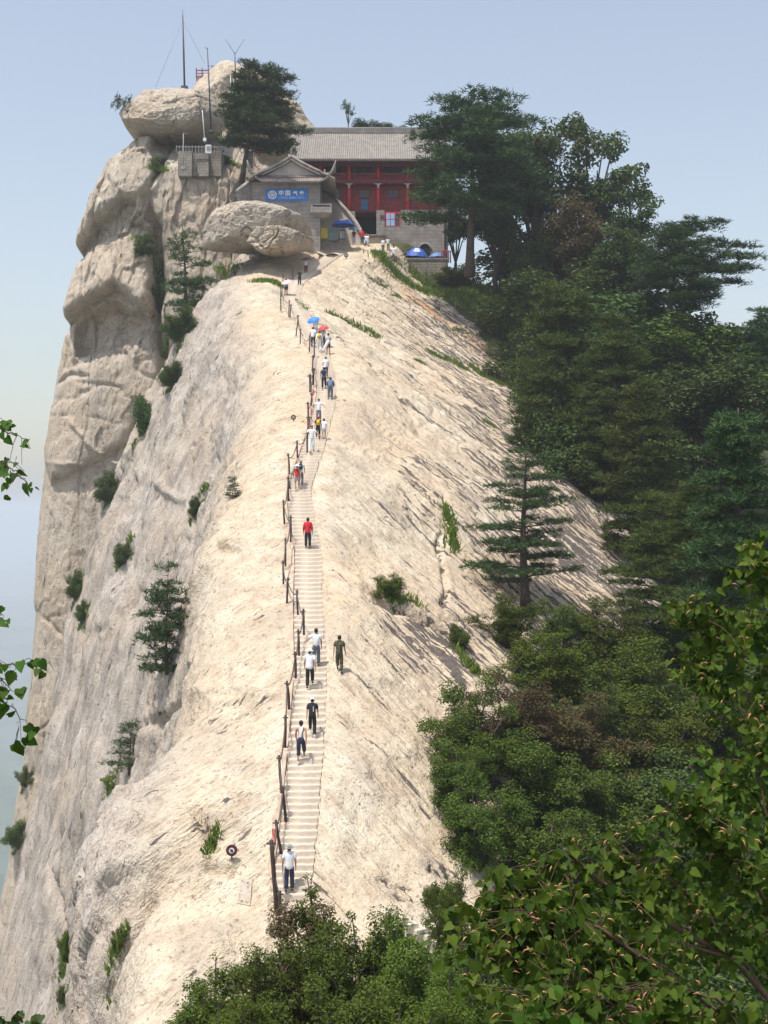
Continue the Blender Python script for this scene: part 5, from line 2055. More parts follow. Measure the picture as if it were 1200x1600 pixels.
# ---- cliff plants on the left
tree('gaunt half-bare pine on the cliff beside the rock column', pS, 290, 520, 345, PINE_L, 1.15, 134, 'pine_tree', group='pines on the cliff', rz=0.3, tilt=(0, R(-3)))
pU = model('pU', pine_model, 6, 131, 6, 1.25, 12, .04, .45, .75, .05, .3, (.30, .055), .3, 'broad', -.3, .014)
tree('shaggy pine hanging on the middle of the left cliff', pU, 262, 1050, 872, PINE_L, .95, None, 'pine_tree', group='pines on the cliff', rz=1.5, tilt=(0, R(-4)))
tree('small pine on the grassy ledge at the corner of the left cliff', pT, 203, 1208, 1122, PINE_L, 1.25, None, 'pine_tree', group='pines on the cliff', rz=1.5)
tree('tiny lone pine on the bare rock left of the stairs', pT, 363, 778, 740, PINE_L, 1.1, None, 'pine_tree', group='pines on the cliff', rz=.5)
CLIFF = [('dark bush crammed under the gaunt cliff pine', 286, 528, 62, .9), ('narrow bush in the cleft below the gaunt pine', 268, 600, 50, .8), ('upper bush on the edge of the cleft in the left cliff', 225, 672, 70, .75), ('second bush down the edge of the cleft', 172, 778, 58, .7),
         ('slanting bush in the crack beside the cleft', 190, 878, 42, .9), ('bush high on the far cliff edge beside the cleft', 122, 930, 55, .55), ('lower bush hanging beside the far cliff edge', 132, 965, 40, .6), ('grey bush on the outer cliff near the bottom corner', 42, 1225, 36, .8), ('round bush on the outer cliff below the grey bush', 30, 1320, 52, .8),
         ('small bush in the groove at the foot of the cliff', 192, 1466, 34, .9), ('thin bush in the lowest groove of the cliff', 106, 1490, 52, .5), ('dry bush in the crack left of the round sign', 332, 1322, 34, .8), ('scrubby bush in the crack above the shaggy pine', 305, 800, 40, .5), ('tuft of bush far down the outer cliff edge', 100, 1560, 36, .5),
         ('bush on the ledge between the two upper bulges', 232, 395, 40, 1.0), ('bush in the groove beside the rock column', 246, 480, 80, .5), ('green bush on top of the bulging cliff left of the retaining wall', 250, 268, 30, 1.5), ('green bush growing above the rock column', 340, 252, 24, 2.0)]
for lb, x, y, hp, sx in CLIFF:
    h = ray(x, y)
    f = h[0] if h else P(x, y, 150)
    plant('bush', lb, 'bush', random.Random(lb).choice((sA, sB, sC)), f - Vector((0, 0, .3)), .82 * hp * f.y / FOC, mat=BROAD_L if y < 1200 else SHRUB_L, sx=sx, group='bushes on the left cliff', crown='leaves', stem='stems', tilt=(0, R(random.Random(x).uniform(-28, 4))))
_h = ray(606, 932)
plant('bush', 'spreading bush on the slab edge right of the stairs', 'bush', sB, _h[0] - Vector((0, 0, .2)), 38 * _h[0].y / FOC, mat=SHRUB_L, sx=1.25, crown='leaves', stem='stems')
_h = ray(718, 1010)
plant('bush', 'dark bush in the hollow below the vertical crack', 'bush', sC, _h[0] - Vector((0, 0, .2)), 40 * _h[0].y / FOC, mat=SHRUB_L, sx=.8, crown='leaves', stem='stems')

# ---- conifers of the middle slope
tree('pine with level tiers standing on the bare flank', pA, 820, 952, 700, PINE_L, 1.12, None, 'pine_tree', group='pines on the right slope', rz=.4)
tree('wide pine with a dark straight trunk in front of the flank', pB, 1037, 1040, 772, OLIVE_L, 1.25, None, 'pine_tree', group='pines on the right slope', rz=1.1)
tree('tall dense pine cut off by the edge of the picture', pE, 1152, 960, 632, PINE_L, .95, 62, 'pine_tree', group='pines on the right slope', rz=.3)
tree('olive pine at the top of the conifer clump', pE, 876, 720, 436, OLIVE_L, .92, 104, 'pine_tree', group='pines on the right slope', rz=2.0)
tree('second olive pine of the clump, right of the topmost', pF, 958, 730, 488, OLIVE_L, 1.1, 100, 'pine_tree', group='pines on the right slope', rz=.7)
tree('lower wide pine of the conifer clump', pF, 1000, 830, 596, OLIVE_L, 1.05, 92, 'pine_tree', group='pines on the right slope', rz=4.2)
tree('pine between the clump and the tall dense pine', pE, 1085, 900, 745, OLIVE_L, 1.2, 70, 'pine_tree', group='pines on the right slope', rz=2.6)
tree('dark pine at the right edge below the lone pine', pF, 1185, 640, 480, PINE_L, 1.3, 122, 'pine_tree', group='pines on the right slope', rz=5.6)

# ---- bushes along the edge of the bare rock and down the right slope
BUSH = [
    ('pale bush at the foot of the terrace wall', 712, 452, 34, 1.3, SHRUB_L, None),
    ('bush below the rusty-brown tree', 880, 520, 80, 1.5, BROAD_L, 136), ('bush below the dark tree near the lone pine', 950, 535, 80, 1.5, BROAD_L, 133), ('bush at the foot of the lone pine', 1010, 560, 80, 1.5, BROAD_L, 131), ('bush behind the trunks on the skyline', 860, 490, 80, 1.6, BROAD_L, 154), ('bush on the skyline below the sky-edge crown', 1000, 520, 80, 1.6, BROAD_L, 148), ('bush on the skyline right of the rusty tree', 930, 500, 80, 1.6, BROAD_L, 155),
    ('uppermost bush at the edge of the bare flank', 838, 610, 74, 1.0, BROAD_L, None), ('second bush down the edge of the bare flank', 850, 672, 76, 1.0, BROAD_L, None), ('third bush down the edge of the bare flank', 880, 738, 80, 1.0, BROAD_L, None), ('lowest bush at the far edge of the bare flank', 950, 788, 80, 1.1, BROAD_L, None),
    ('bush under the olive pines above the flank corner', 1010, 790, 90, 1.2, BROAD_L, None), ('bush beneath the tall dense pine', 1080, 760, 100, 1.2, BROAD_L, None), ('broad bush on the far slope under the lone pine', 1075, 600, 80, 1.6, SHRUB_L, 128), ('far bush on the open slope right of the lone pine', 1150, 610, 76, 1.5, SHRUB_L, 126), ('far bush in the corner under the dark edge pine', 1195, 690, 90, 1.5, SHRUB_L, 118), ('dark bush in the gully left of the pinkish rocks', 1105, 680, 90, 1.4, BROAD_L, 112),
    ('white-flowered bush at the foot of the tiered pine', 792, 1010, 72, 1.05, SHRUB_L, None), ('bush right of the white-flowered bush', 868, 1020, 70, 1.1, SHRUB_L, None), ('bush at the foot of the wide pine', 940, 1045, 90, 1.2, SHRUB_L, None), ('dark bush beyond the trunk of the wide pine', 1090, 1060, 110, 1.2, SHRUB_L, None),
    ('yellowish bush topping the lower thicket', 860, 1110, 105, 1.25, SHRUBY_L, None), ('bush at the left tip of the lower thicket', 735, 1210, 120, .95, SHRUB_L, None), ('bush bulging over the rock at the thicket edge', 712, 1275, 100, .9, SHRUB_L, None), ('rusty bush inside the lower thicket', 800, 1190, 110, 1.1, BROWN_L, None), ('lowest bush of the thicket edge', 745, 1350, 110, 1.0, SHRUB_L, None),
    ('bright bush in the middle of the thicket', 850, 1290, 120, 1.15, SHRUB_L, None), ('rusty round bush in the middle of the thicket', 905, 1230, 120, 1.15, BROWN_L, None), ('yellowish bush on the upper right of the thicket', 985, 1130, 110, 1.3, SHRUBY_L, None), ('dark bush in the hollow of the thicket', 940, 1180, 90, 1.2, BROAD_L, None), ('bright yellow-green bush in front of the dark hollow', 1010, 1260, 130, 1.2, SHRUBY_L, None),
    ('bush right of the yellow-green bush', 1080, 1220, 140, 1.2, SHRUB_L, None), ('bush at the lower right of the thicket', 960, 1360, 140, 1.2, SHRUB_L, None), ('bush low in front of the thicket', 850, 1400, 120, 1.2, SHRUB_L, None), ('shaded bush behind the leafy linden branches', 1080, 1380, 160, 1.2, BROAD_L, None), ('shaded bush at the right rim of the thicket', 1170, 1250, 170, 1.2, BROAD_L, None), ('tall shaded bush at the right edge', 1180, 1100, 130, 1.2, BROAD_L, None)]
for k, (lb, x, y, hp, sx, mt, Yv) in enumerate(BUSH):
    f = foot(x, y, Yv)
    plant('bush', lb, 'bush', (sA, sB, sC)[k % 3] if f.y > 75 else (sN, sM)[k % 2], f - Vector((0, 0, .25)), 1.25 * hp * f.y / FOC, mat=mt, sx=sx * 1.1, group='bushes on the right slope', crown='leaves', stem='stems')

# ---- undergrowth covering the slope between them
rs = np.random.RandomState(99)
tries = 0
Cs, Ns, Sz = [], [], []
cand = np.where((soil > .75) & ~((Vr[:, 1] > 133) & (Sr < 24)) & (Vr[:, 1] > 44) & (Vr[:, 1] < 160) & (Sr < 75) & (Sr > 0))[0]
idx = rs.choice(cand, 15000)
pts = Vr2[idx] + rs.normal(size=(len(idx), 3)) * .25
for p in pts:
    r_ = rs.uniform(.4, 1.1)
    n = 14
    d = unit(rs.normal(size=(n, 3)))
    Cs.append(p + d * r_ * np.array((1, 1, .6)) + np.array((0, 0, .35)))
    Ns.append(d * .5 + np.array((0, 0, .9)))
V, F = leaf_quads(np.concatenate(Cs), np.concatenate(Ns), rs, .30)
ug = link('undergrowth', np_mesh('undergrowth', V, F, False), BROAD_L)
tag(ug, 'low green undergrowth covering the slope right of the bare rock', 'undergrowth', kind='stuff')

# ---- foreground bushes below the viewer
FG = [('bushy green shrub in the front left of the stair foot', 395, 1655, 1478, 1.0, SHRUB_L, 30), ('yellow-green shrub at the lower left of the front bushes', 345, 1700, 1545, 1.0, SHRUBY_L, 27), ('shrub with a reddish top below the lowest man', 470, 1650, 1428, .9, BROWN_L, 32), ('tall middle shrub of the front bushes', 560, 1650, 1425, .9, SHRUB_L, 31),
      ('olive shrub right of the middle front bush', 650, 1660, 1448, .85, SHRUBY_L, 30), ('shrub at the right end of the front bushes', 715, 1680, 1500, .9, SHRUBY_L, 28), ('low shrub in the middle at the bottom edge', 520, 1740, 1530, 1.0, SHRUB_L, 24), ('low olive shrub at the bottom edge', 630, 1740, 1540, 1.0, SHRUBY_L, 24), ('dark shrub behind the sapling at the path end', 752, 1600, 1440, .9, BROAD_L, 38)]
for k, (lb, x, y, tp, sx, mt, Yv) in enumerate(FG):
    f = P(x, y, Yv)
    plant('bush', lb, 'bush', (sN, sM)[k % 2], f, (y - tp) * Yv / FOC, mat=mt, sx=sx, group='bushes in front of the stairs', crown='leaves', stem='stems')
spr = model('spr', shrub_model, 3, 91, 3, .75, .10, 9, .22, 34)
for lb, x, y, tp, Yv, sx in (('thin young shoots rising above the front bushes beside the lowest man', 492, 1500, 1362, 33, 1.1), ('wispy shoots at the left rim of the front bushes', 330, 1640, 1490, 29, 1.3), ('wispy shoots above the right front bush', 612, 1520, 1402, 32, .9), ('thin leafy shoots on the rock at the lower left of the bushes', 282, 1660, 1545, 27, 1.6)):
    plant('sapling', lb, 'sapling', spr, P(x, y, Yv), (y - tp) * Yv / FOC, mat=SHRUB_L, sx=sx, crown='leaves', stem='stems')
sap = model('sap', broad_model, 5, 97, 5, 1.7, .15, 7, .34, 70, .30, .08, .014)
plant('bush', 'upright leafy bush at the end of the path', 'bush', sM, P(708, 1512, 40), 3.0, mat=SHRUB_L, sx=.62, crown='leaves', stem='stems')
plant('sapling', 'thin-stemmed sapling beside the upright bush at the path end', 'sapling', sap, P(682, 1502, 40.5), 2.4, mat=SHRUB_L, sx=1.0, crown='leaves', stem='trunk', tilt=(0, R(6)))

# ---- grass in the cracks
STRIPS = [([(512, 489), (552, 507), (594, 529)], .5, .45), ([(586, 398), (610, 418), (640, 445), (700, 470)], 1.3, .7), ([(574, 432), (606, 446)], .6, .4), ([(640, 420), (720, 462), (808, 518)], 1.2, .7), ([(668, 548), (695, 560), (730, 578)], .7, .45),
          ([(735, 570), (780, 600), (815, 612)], .8, .5), ([(694, 795), (706, 830), (708, 862)], .55, .6), ([(605, 938), (630, 940), (655, 945)], .45, .4), ([(715, 1015), (730, 1040), (748, 1055)], .5, .5), ([(610, 460), (625, 466)], .4, .3), ([(648, 562), (666, 570)], .3, .3), ([(755, 655), (775, 668)], .35, .3),
          ([(345, 425), (370, 428), (400, 440), (436, 446)], .9, .5), ([(462, 470), (480, 486)], .4, .3), ([(340, 420), (360, 415)], .8, .5), ([(165, 1220), (185, 1214), (208, 1208)], .4, .35), ([(305, 795), (318, 775), (325, 765)], .3, .5), ([(180, 880), (196, 862), (205, 848)], .4, .6), ([(330, 1300), (335, 1318)], .25, .35),
          ([(810, 660), (840, 670)], .8, .5), ([(700, 510), (735, 522)], .4, .3), ([(770, 535), (820, 560)], .9, .5), ([(255, 560), (262, 530), (270, 510)], .6, .6), ([(212, 372), (240, 400), (246, 470)], 1.0, .6), ([(235, 262), (262, 268)], 1.0, .5), ([(300, 250), (350, 250), (372, 262)], .9, .5), ([(690, 455), (760, 500), (800, 520)], 1.6, .8), ([(700, 448), (760, 490), (815, 530)], 2.4, .8), ([(725, 445), (800, 485), (850, 525)], 3.0, .8), ([(815, 530), (825, 570), (830, 600)], 1.6, .7), ([(800, 600), (835, 640), (850, 700)], 1.2, .6), ([(205, 705), (212, 690)], .3, .4), ([(100, 1500), (106, 1470)], .25, .4), ([(172, 1535), (186, 1480)], .2, .4)]
STRIPS += [([(x - 9, y + 16), (x, y + 2), (x + 7, y - 14)], .3, .45) for _l, x, y, _h2, _s in CLIFF]
C = []
for pts, w, hgt in STRIPS:
    hits = [ray(*p) for p in pts]
    hits = [h[0] for h in hits if h]
    if len(hits) < 2:
        continue
    L = sum((hits[i + 1] - hits[i]).length for i in range(len(hits) - 1))
    n = int(min(7000, 150 * L * max(.6, w)))
    for _ in range(n):
        k = rnd.randrange(len(hits) - 1)
        if (hits[k + 1] - hits[k]).length > 9:
            continue
        p = hits[k].lerp(hits[k + 1], rnd.random())
        a, r_ = rnd.uniform(0, 6.28), w * abs(rnd.gauss(0, .5))
        x, y = p.x + math.cos(a) * r_, p.y + math.sin(a) * r_
        g = p.z + rnd.uniform(-.1, .1) * w
        hz = BVH_R.ray_cast(Vector((x, y, p.z + 3)), Vector((0, 0, -1)), 6)
        if hz[0] is not None and abs(hz[0].z - p.z) < 1.6:
            g = hz[0].z
        C.append((x, y, g, hgt))
C = np.array(C)
rs = np.random.RandomState(5)
n = len(C)
d = unit(np.stack([rs.normal(size=n) * .35, rs.normal(size=n) * .35, np.ones(n)], 1))
s = unit(np.cross(d, rs.normal(size=(n, 3))))
l = C[:, 3:4] * rs.uniform(.5, 1.15, (n, 1))
wv = .05 + .0 * l
b = C[:, :3] - np.array((0, 0, .05))
bend = unit(rs.normal(size=(n, 3)) * np.array((1, 1, .1))) * l * .25
V = np.stack([b - s * wv, b + s * wv, b + d * l * .6 + s * wv * .7, b + d * l + bend], 1).reshape(-1, 3)
gr = link('grass', np_mesh('grass', V, np.arange(len(V)).reshape(-1, 4), False), GRASS_L)
tag(gr, 'green grass growing in the cracks and ledges of the rock', 'grass', kind='stuff')

# ---- linden branches close to the viewer
LEAF_T = np.array([(0, 0, 0), (-.30, -.10, .05), (-.48, .22, .10), (-.30, .62, .05), (0, 1.05, -.10), (.30, .62, .05), (.48, .22, .10), (.30, -.10, .05), (0, .45, -.02)])
LEAF_F = np.array([(8, 0, 1), (8, 1, 2), (8, 2, 3), (8, 3, 4), (8, 4, 5), (8, 5, 6), (8, 6, 7), (8, 7, 0)])


def leaf_frames(pos, rs, droop=.75):
    """hanging leaves: the blade's tip points down and outwards"""
    n = len(pos)
    t = unit(np.stack([rs.normal(size=n) * .7, rs.normal(size=n) * .5 - .15, -droop + rs.normal(size=n) * .35], 1))
    nn = unit(np.cross(t, unit(rs.normal(size=(n, 3)) * np.array((1, .25, .25)))))
    nn = np.where(nn[:, 1:2] > 0, -nn, nn)
    u = np.cross(t, nn)
    return u, t, nn


def leaves_mesh(pos, rs, size, frames=None):
    u, t, nn = frames or leaf_frames(pos, rs)
    l = size * rs.uniform(.45, 1.3, (len(pos), 1, 1))
    T = LEAF_T[None]
    V = pos[:, None, :] + l * (T[..., 0:1] * u[:, None] + T[..., 1:2] * t[:, None] + T[..., 2:3] * nn[:, None])
    F = (np.arange(len(pos)) * 9)[:, None, None] + LEAF_F[None]
    return V.reshape(-1, 3), F.reshape(-1, 3)


def twig_tree(name, label, cat, branches, leaf_size, per_m, side, rs, rr, mat, wood, n_parts=0, catkins=0, origin=None, spread=.28):
    o = empty(name, origin if origin is not None else branches[0][0][0])
    tag(o, label, cat)
    iv = rel_inv(o)
    mb = MB()
    P_leaf = []
    for pts, r0 in branches:
        pts = [Vector(p) for p in pts]
        dense = []
        for i in range(len(pts) - 1):
            for k in range(6):
                dense.append(pts[i].lerp(pts[i + 1], k / 6))
        dense.append(pts[-1])
        dense = [p + Vector((rr.uniform(-1, 1), rr.uniform(-1, 1), rr.uniform(-1, 1))) * .012 for p in dense]
        m_ = len(dense)
        mb.tube(dense, [r0 * (1 - .85 * i / (m_ - 1)) for i in range(m_)], 6)
        L = sum((dense[i + 1] - dense[i]).length for i in range(m_ - 1))
        for k in range(int(L * side)):
            t = rr.uniform(.22, 1)
            i = min(m_ - 2, int(t * (m_ - 1)))
            b = dense[i]
            ax = (dense[i + 1] - dense[i]).normalized()
            d = (ax * .7 + Vector((rr.uniform(-1, 1), rr.uniform(-.6, .6), rr.uniform(-.7, .8)))).normalized() * spread * rr.uniform(.5, 1.5)
            e = b + d + Vector((0, 0, -.05))
            mb.tube([b, b.lerp(e, .5) + Vector((0, 0, .02)), e], [r0 * .09 + .0015, r0 * .06 + .0012, .001], 4)
            for q in range(max(2, int(d.length * per_m))):
                s = rr.uniform(.15, 1.05)
                P_leaf.append(b.lerp(e, s) + Vector((rr.uniform(-1, 1), rr.uniform(-1, 1), rr.uniform(-.8, .4))) * .045)
    sub(mb, 'branch', wood, o, iv)
    pos = np.array([tuple(p) for p in P_leaf])
    rs.shuffle(pos)
    if n_parts:
        k = np.argsort(pos[:, 1])                   # the nearest leaves are parts of their own
        near, rest = pos[k[:n_parts]], pos[k[n_parts:]]
        u, t, nn = leaf_frames(near, rs)
        one = np_mesh('leaf', LEAF_T * leaf_size, LEAF_F, True)
        one.materials.append(mat)
        for i in range(len(near)):
            c = bpy.data.objects.new('leaf', one)
            COL.objects.link(c)
            c.parent = o
            c.matrix_parent_inverse = iv
            s = rr.uniform(.5, 1.3)
            M = Matrix(((u[i][0] * s, t[i][0] * s, nn[i][0] * s, near[i][0]), (u[i][1] * s, t[i][1] * s, nn[i][1] * s, near[i][1]), (u[i][2] * s, t[i][2] * s, nn[i][2] * s, near[i][2]), (0, 0, 0, 1)))
            c.matrix_basis = M
        pos = rest
    if len(pos):
        V, F = leaves_mesh(pos, rs, leaf_size)
        c = link('foliage', np_mesh('foliage', V, F, True), mat, o)
        c.matrix_parent_inverse = iv
        c['kind'] = 'stuff'
    if catkins:
        mb = MB()
        for k in range(catkins):
            p = Vector(pos[rr.randrange(len(pos))]) + Vector((0, -.03, .0))
            d = Vector((rr.uniform(-1, 1), rr.uniform(-.4, .2), rr.uniform(-.8, .5))).normalized() * leaf_size * rr.uniform(.5, .95)
            mb.tube([p, p + d * .5 + Vector((0, 0, .008)), p + d], [.002, .0045, .0015], 5)
        c = sub(mb, 'bract', BRACT, o, iv)
        c['kind'] = 'stuff'
    return o


rr = random.Random(21)
rs = np.random.RandomState(21)
TR = [((1500, 1900, 10.0), (1330, 1560, 9.4), (1220, 1260, 9.2), (1150, 1020, 9.0), (1080, 940, 8.8)), ((1330, 1560, 9.4), (1270, 1200, 9.2), (1230, 980, 9.0), (1185, 870, 8.8)), ((1500, 1900, 10.0), (1300, 1620, 8.6), (1180, 1380, 8.2), (1110, 1300, 8.0), (1075, 1260, 7.8)),
      ((1400, 1800, 9.0), (1150, 1500, 8.0), (1000, 1420, 7.6), (880, 1330, 7.4), (810, 1380, 7.2), (785, 1450, 7.1)), ((1400, 1850, 8.8), (1180, 1620, 7.6), (1010, 1500, 7.2), (900, 1430, 7.0), (830, 1430, 6.9), (785, 1490, 6.9)), ((1400, 1850, 8.8), (1150, 1640, 7.0), (1000, 1580, 6.8), (880, 1550, 6.6), (810, 1580, 6.5)),
      ((1400, 1950, 8.8), (1180, 1760, 6.8), (1020, 1640, 6.4), (880, 1610, 6.2), (800, 1640, 6.2)), ((1200, 1560, 8.2), (1100, 1420, 7.8), (1040, 1370, 7.6), (980, 1340, 7.6)), ((1300, 1620, 8.6), (1230, 1420, 8.2), (1190, 1230, 8.2), (1150, 1120, 8.2)), ((1330, 1560, 9.4), (1220, 1180, 9.6), (1130, 1080, 9.6), (1085, 1020, 9.6)),
      ((1150, 1500, 8.0), (1040, 1470, 7.6), (940, 1480, 7.4), (870, 1500, 7.2)), ((1200, 1640, 7.4), (1120, 1560, 7.0), (1050, 1540, 6.9), (980, 1545, 6.8))]
branches = [([P(*q) for q in b], .022 if k < 7 else .014) for k, b in enumerate(TR)]
twig_tree('linden_tree', 'linden tree with heart-shaped leaves and pinkish bracts reaching in close from the right', 'tree', branches, .058, 36, 20, rs, rr, LIME_L, simple_mat('reddish_twig_bark', (0.11, 0.062, 0.038), .9, .3, 6), 300, 800, P(1500, 1900, 10.0))
TR2 = [((1600, 1700, 13), (1350, 1420, 12.5), (1220, 1280, 12), (1140, 1220, 12)), ((1600, 1900, 12), (1300, 1600, 11.5), (1080, 1450, 11), (920, 1400, 11), (830, 1440, 11)), ((1600, 1900, 12), (1300, 1700, 11), (1100, 1580, 10.5), (950, 1530, 10.3), (850, 1520, 10.2)), ((1600, 1700, 13), (1400, 1300, 12.5), (1250, 1080, 12.2), (1180, 980, 12)),
       ((1500, 1800, 12), (1250, 1500, 11.6), (1140, 1420, 11.4), (1020, 1390, 11.2)), ((1500, 1900, 11), (1200, 1680, 10.6), (1000, 1620, 10.2), (850, 1600, 10)), ((1500, 1700, 12.4), (1280, 1400, 12), (1200, 1360, 12), (1110, 1330, 11.8))]
branches = [([P(*q) for q in b], .026) for b in TR2]
twig_tree('linden_tree', 'shaded linden tree filling the dark lower right behind the nearest leaves', 'tree', branches, .085, 24, 14, rs, rr, LIME_L, BARK, 0, 60, P(1600, 1900, 12.5), .4)
# twigs reaching in from the left
TW = [('leafy twig with reddish leaf edges reaching in at the upper left edge', [[(-60, 640, 6.2), (-10, 662, 6.1), (25, 680, 6.0), (42, 690, 6.0)], [(-50, 690, 6.2), (0, 720, 6.1), (22, 738, 6.0), (40, 752, 6.0)]], 22, 16, .05),
      ('leafy twig reaching in at the middle of the left edge', [[(-60, 1030, 6), (0, 1036, 6), (40, 1036, 5.9), (72, 1034, 5.9)], [(-60, 1060, 6), (-5, 1085, 6), (25, 1110, 5.9), (34, 1140, 5.9)], [(-60, 1040, 6), (0, 1062, 6), (24, 1082, 5.9)]], 22, 15, .052),
      ('few small leaves at the left edge between the two leafy twigs', [[(-40, 925, 6), (-8, 940, 6), (4, 965, 6)]], 18, 14, .045)]
for lb, brs, pm, sd, ls in TW:
    twig_tree('leafy_twig', lb, 'twig', [([P(*q) for q in b], .006) for b in brs], ls, pm, sd, rs, rr, LIME_L, BARK, 60, 0, None, .07)
# fern-like sprig at the bottom left corner
o = empty('leafy_sprig', P(20, 1640, 9))
tag(o, 'dark compound-leaf sprig poking up in the bottom left corner', 'plant')
iv = rel_inv(o)
for k, (tx, ty) in enumerate(((2, 1588), (30, 1580), (62, 1586), (66, 1600), (10, 1602), (48, 1596))):
    mb = MB()
    a, b = P(24, 1660, 9), P(tx, ty, 9 - .05 * k)
    mid = a.lerp(b, .5) + Vector((0, 0, .05))
    mb.tube([a, mid, b], [.005, .004, .002], 4)
    sub(mb, 'stalk', BARK, o, iv)
    pos = np.array([tuple(mid.lerp(b, t) + Vector((sd * .012, 0, 0))) for t in np.linspace(.1, 1, 8) for sd in (-1, 1)])
    V, F = leaves_mesh(pos, rs, .055)
    c = link('leaflets', np_mesh('leaflets', V, F, True), BROAD_L, o)
    c.matrix_parent_inverse = iv

# ------------------------------------------------------------------ people
SKIN = simple_mat('skin', (0.40, 0.22, 0.14), 0.6, 0.08, 8)
HAIR = simple_mat('black_hair', (0.012, 0.010, 0.010), 0.6, 0.3, 20)
CL = {}


def cloth(key, col, var=.12):
    if key not in CL:
        CL[key] = simple_mat('cloth_' + key, col, .85, var, 6)
    return CL[key]


WHITE = cloth('white', (.76, .77, .78), .05)
PALE = cloth('pale_grey', (.50, .50, .52))
GREY = cloth('grey', (.14, .15, .17))
NAVY = cloth('navy', (.022, .028, .065))
BLACK = cloth('black', (.014, .014, .017))
REDC = cloth('red', (.55, .02, .03))
MAROON = cloth('maroon', (.12, .02, .04))
BROWN = cloth('brown', (.20, .12, .08))
BLUEC = cloth('blue_grey', (.10, .14, .22))
LILAC = cloth('lilac', (.26, .24, .36))
YELLOW = cloth('yellow', (.65, .42, .03))
STRAW = cloth('straw', (.55, .42, .25))
GREEN = cloth('dark_green', (.05, .09, .08))
JEANS = cloth('jeans', (.06, .09, .16))
SHOE = cloth('shoe_black', (.02, .02, .02))


def camo_mat():
    m, nt, out = mat_new('camouflage_cloth')
    tc = nd(nt, 'ShaderNodeTexCoord')
    b = nd(nt, 'ShaderNodeBsdfPrincipled')
    b.inputs['Roughness'].default_value = .9
    n = noise_n(nt, tc.outputs['Object'], 9, 2)
    nt.links.new(ramp(nt, n, [(0, (.02, .02, .015)), (.42, (.05, .06, .03)), (.52, (.16, .14, .06)), (.6, (.07, .045, .02))], 'CONSTANT'), b.inputs['Base Color'])
    nt.links.new(b.outputs[0], out.inputs[0])
    return m


CAMO = camo_mat()


def skin_mesh(name, pts, edges, root=0, levels=1):
    """pts: list of (x, y, z, rx, ry)"""
    me = bpy.data.meshes.new(name)
    me.from_pydata([p[:3] for p in pts], edges, [])
    o = bpy.data.objects.new(name, me)
    COL.objects.link(o)
    sk = o.modifiers.new('skin', 'SKIN')
    sk.use_smooth_shade = True
    sk.branch_smoothing = 0.4
    for i, p in enumerate(pts):
        v = me.skin_vertices[0].data[i]
        v.radius = (p[3], p[4])
        v.use_root = (i == root)
    ss = o.modifiers.new('sub', 'SUBSURF')
    ss.levels = levels
    bpy.context.view_layer.update()
    res = bpy.data.meshes.new_from_object(o.evaluated_get(bpy.context.evaluated_depsgraph_get()))
    res.name = name
    bpy.data.objects.remove(o)
    bpy.data.meshes.remove(me)
    return res


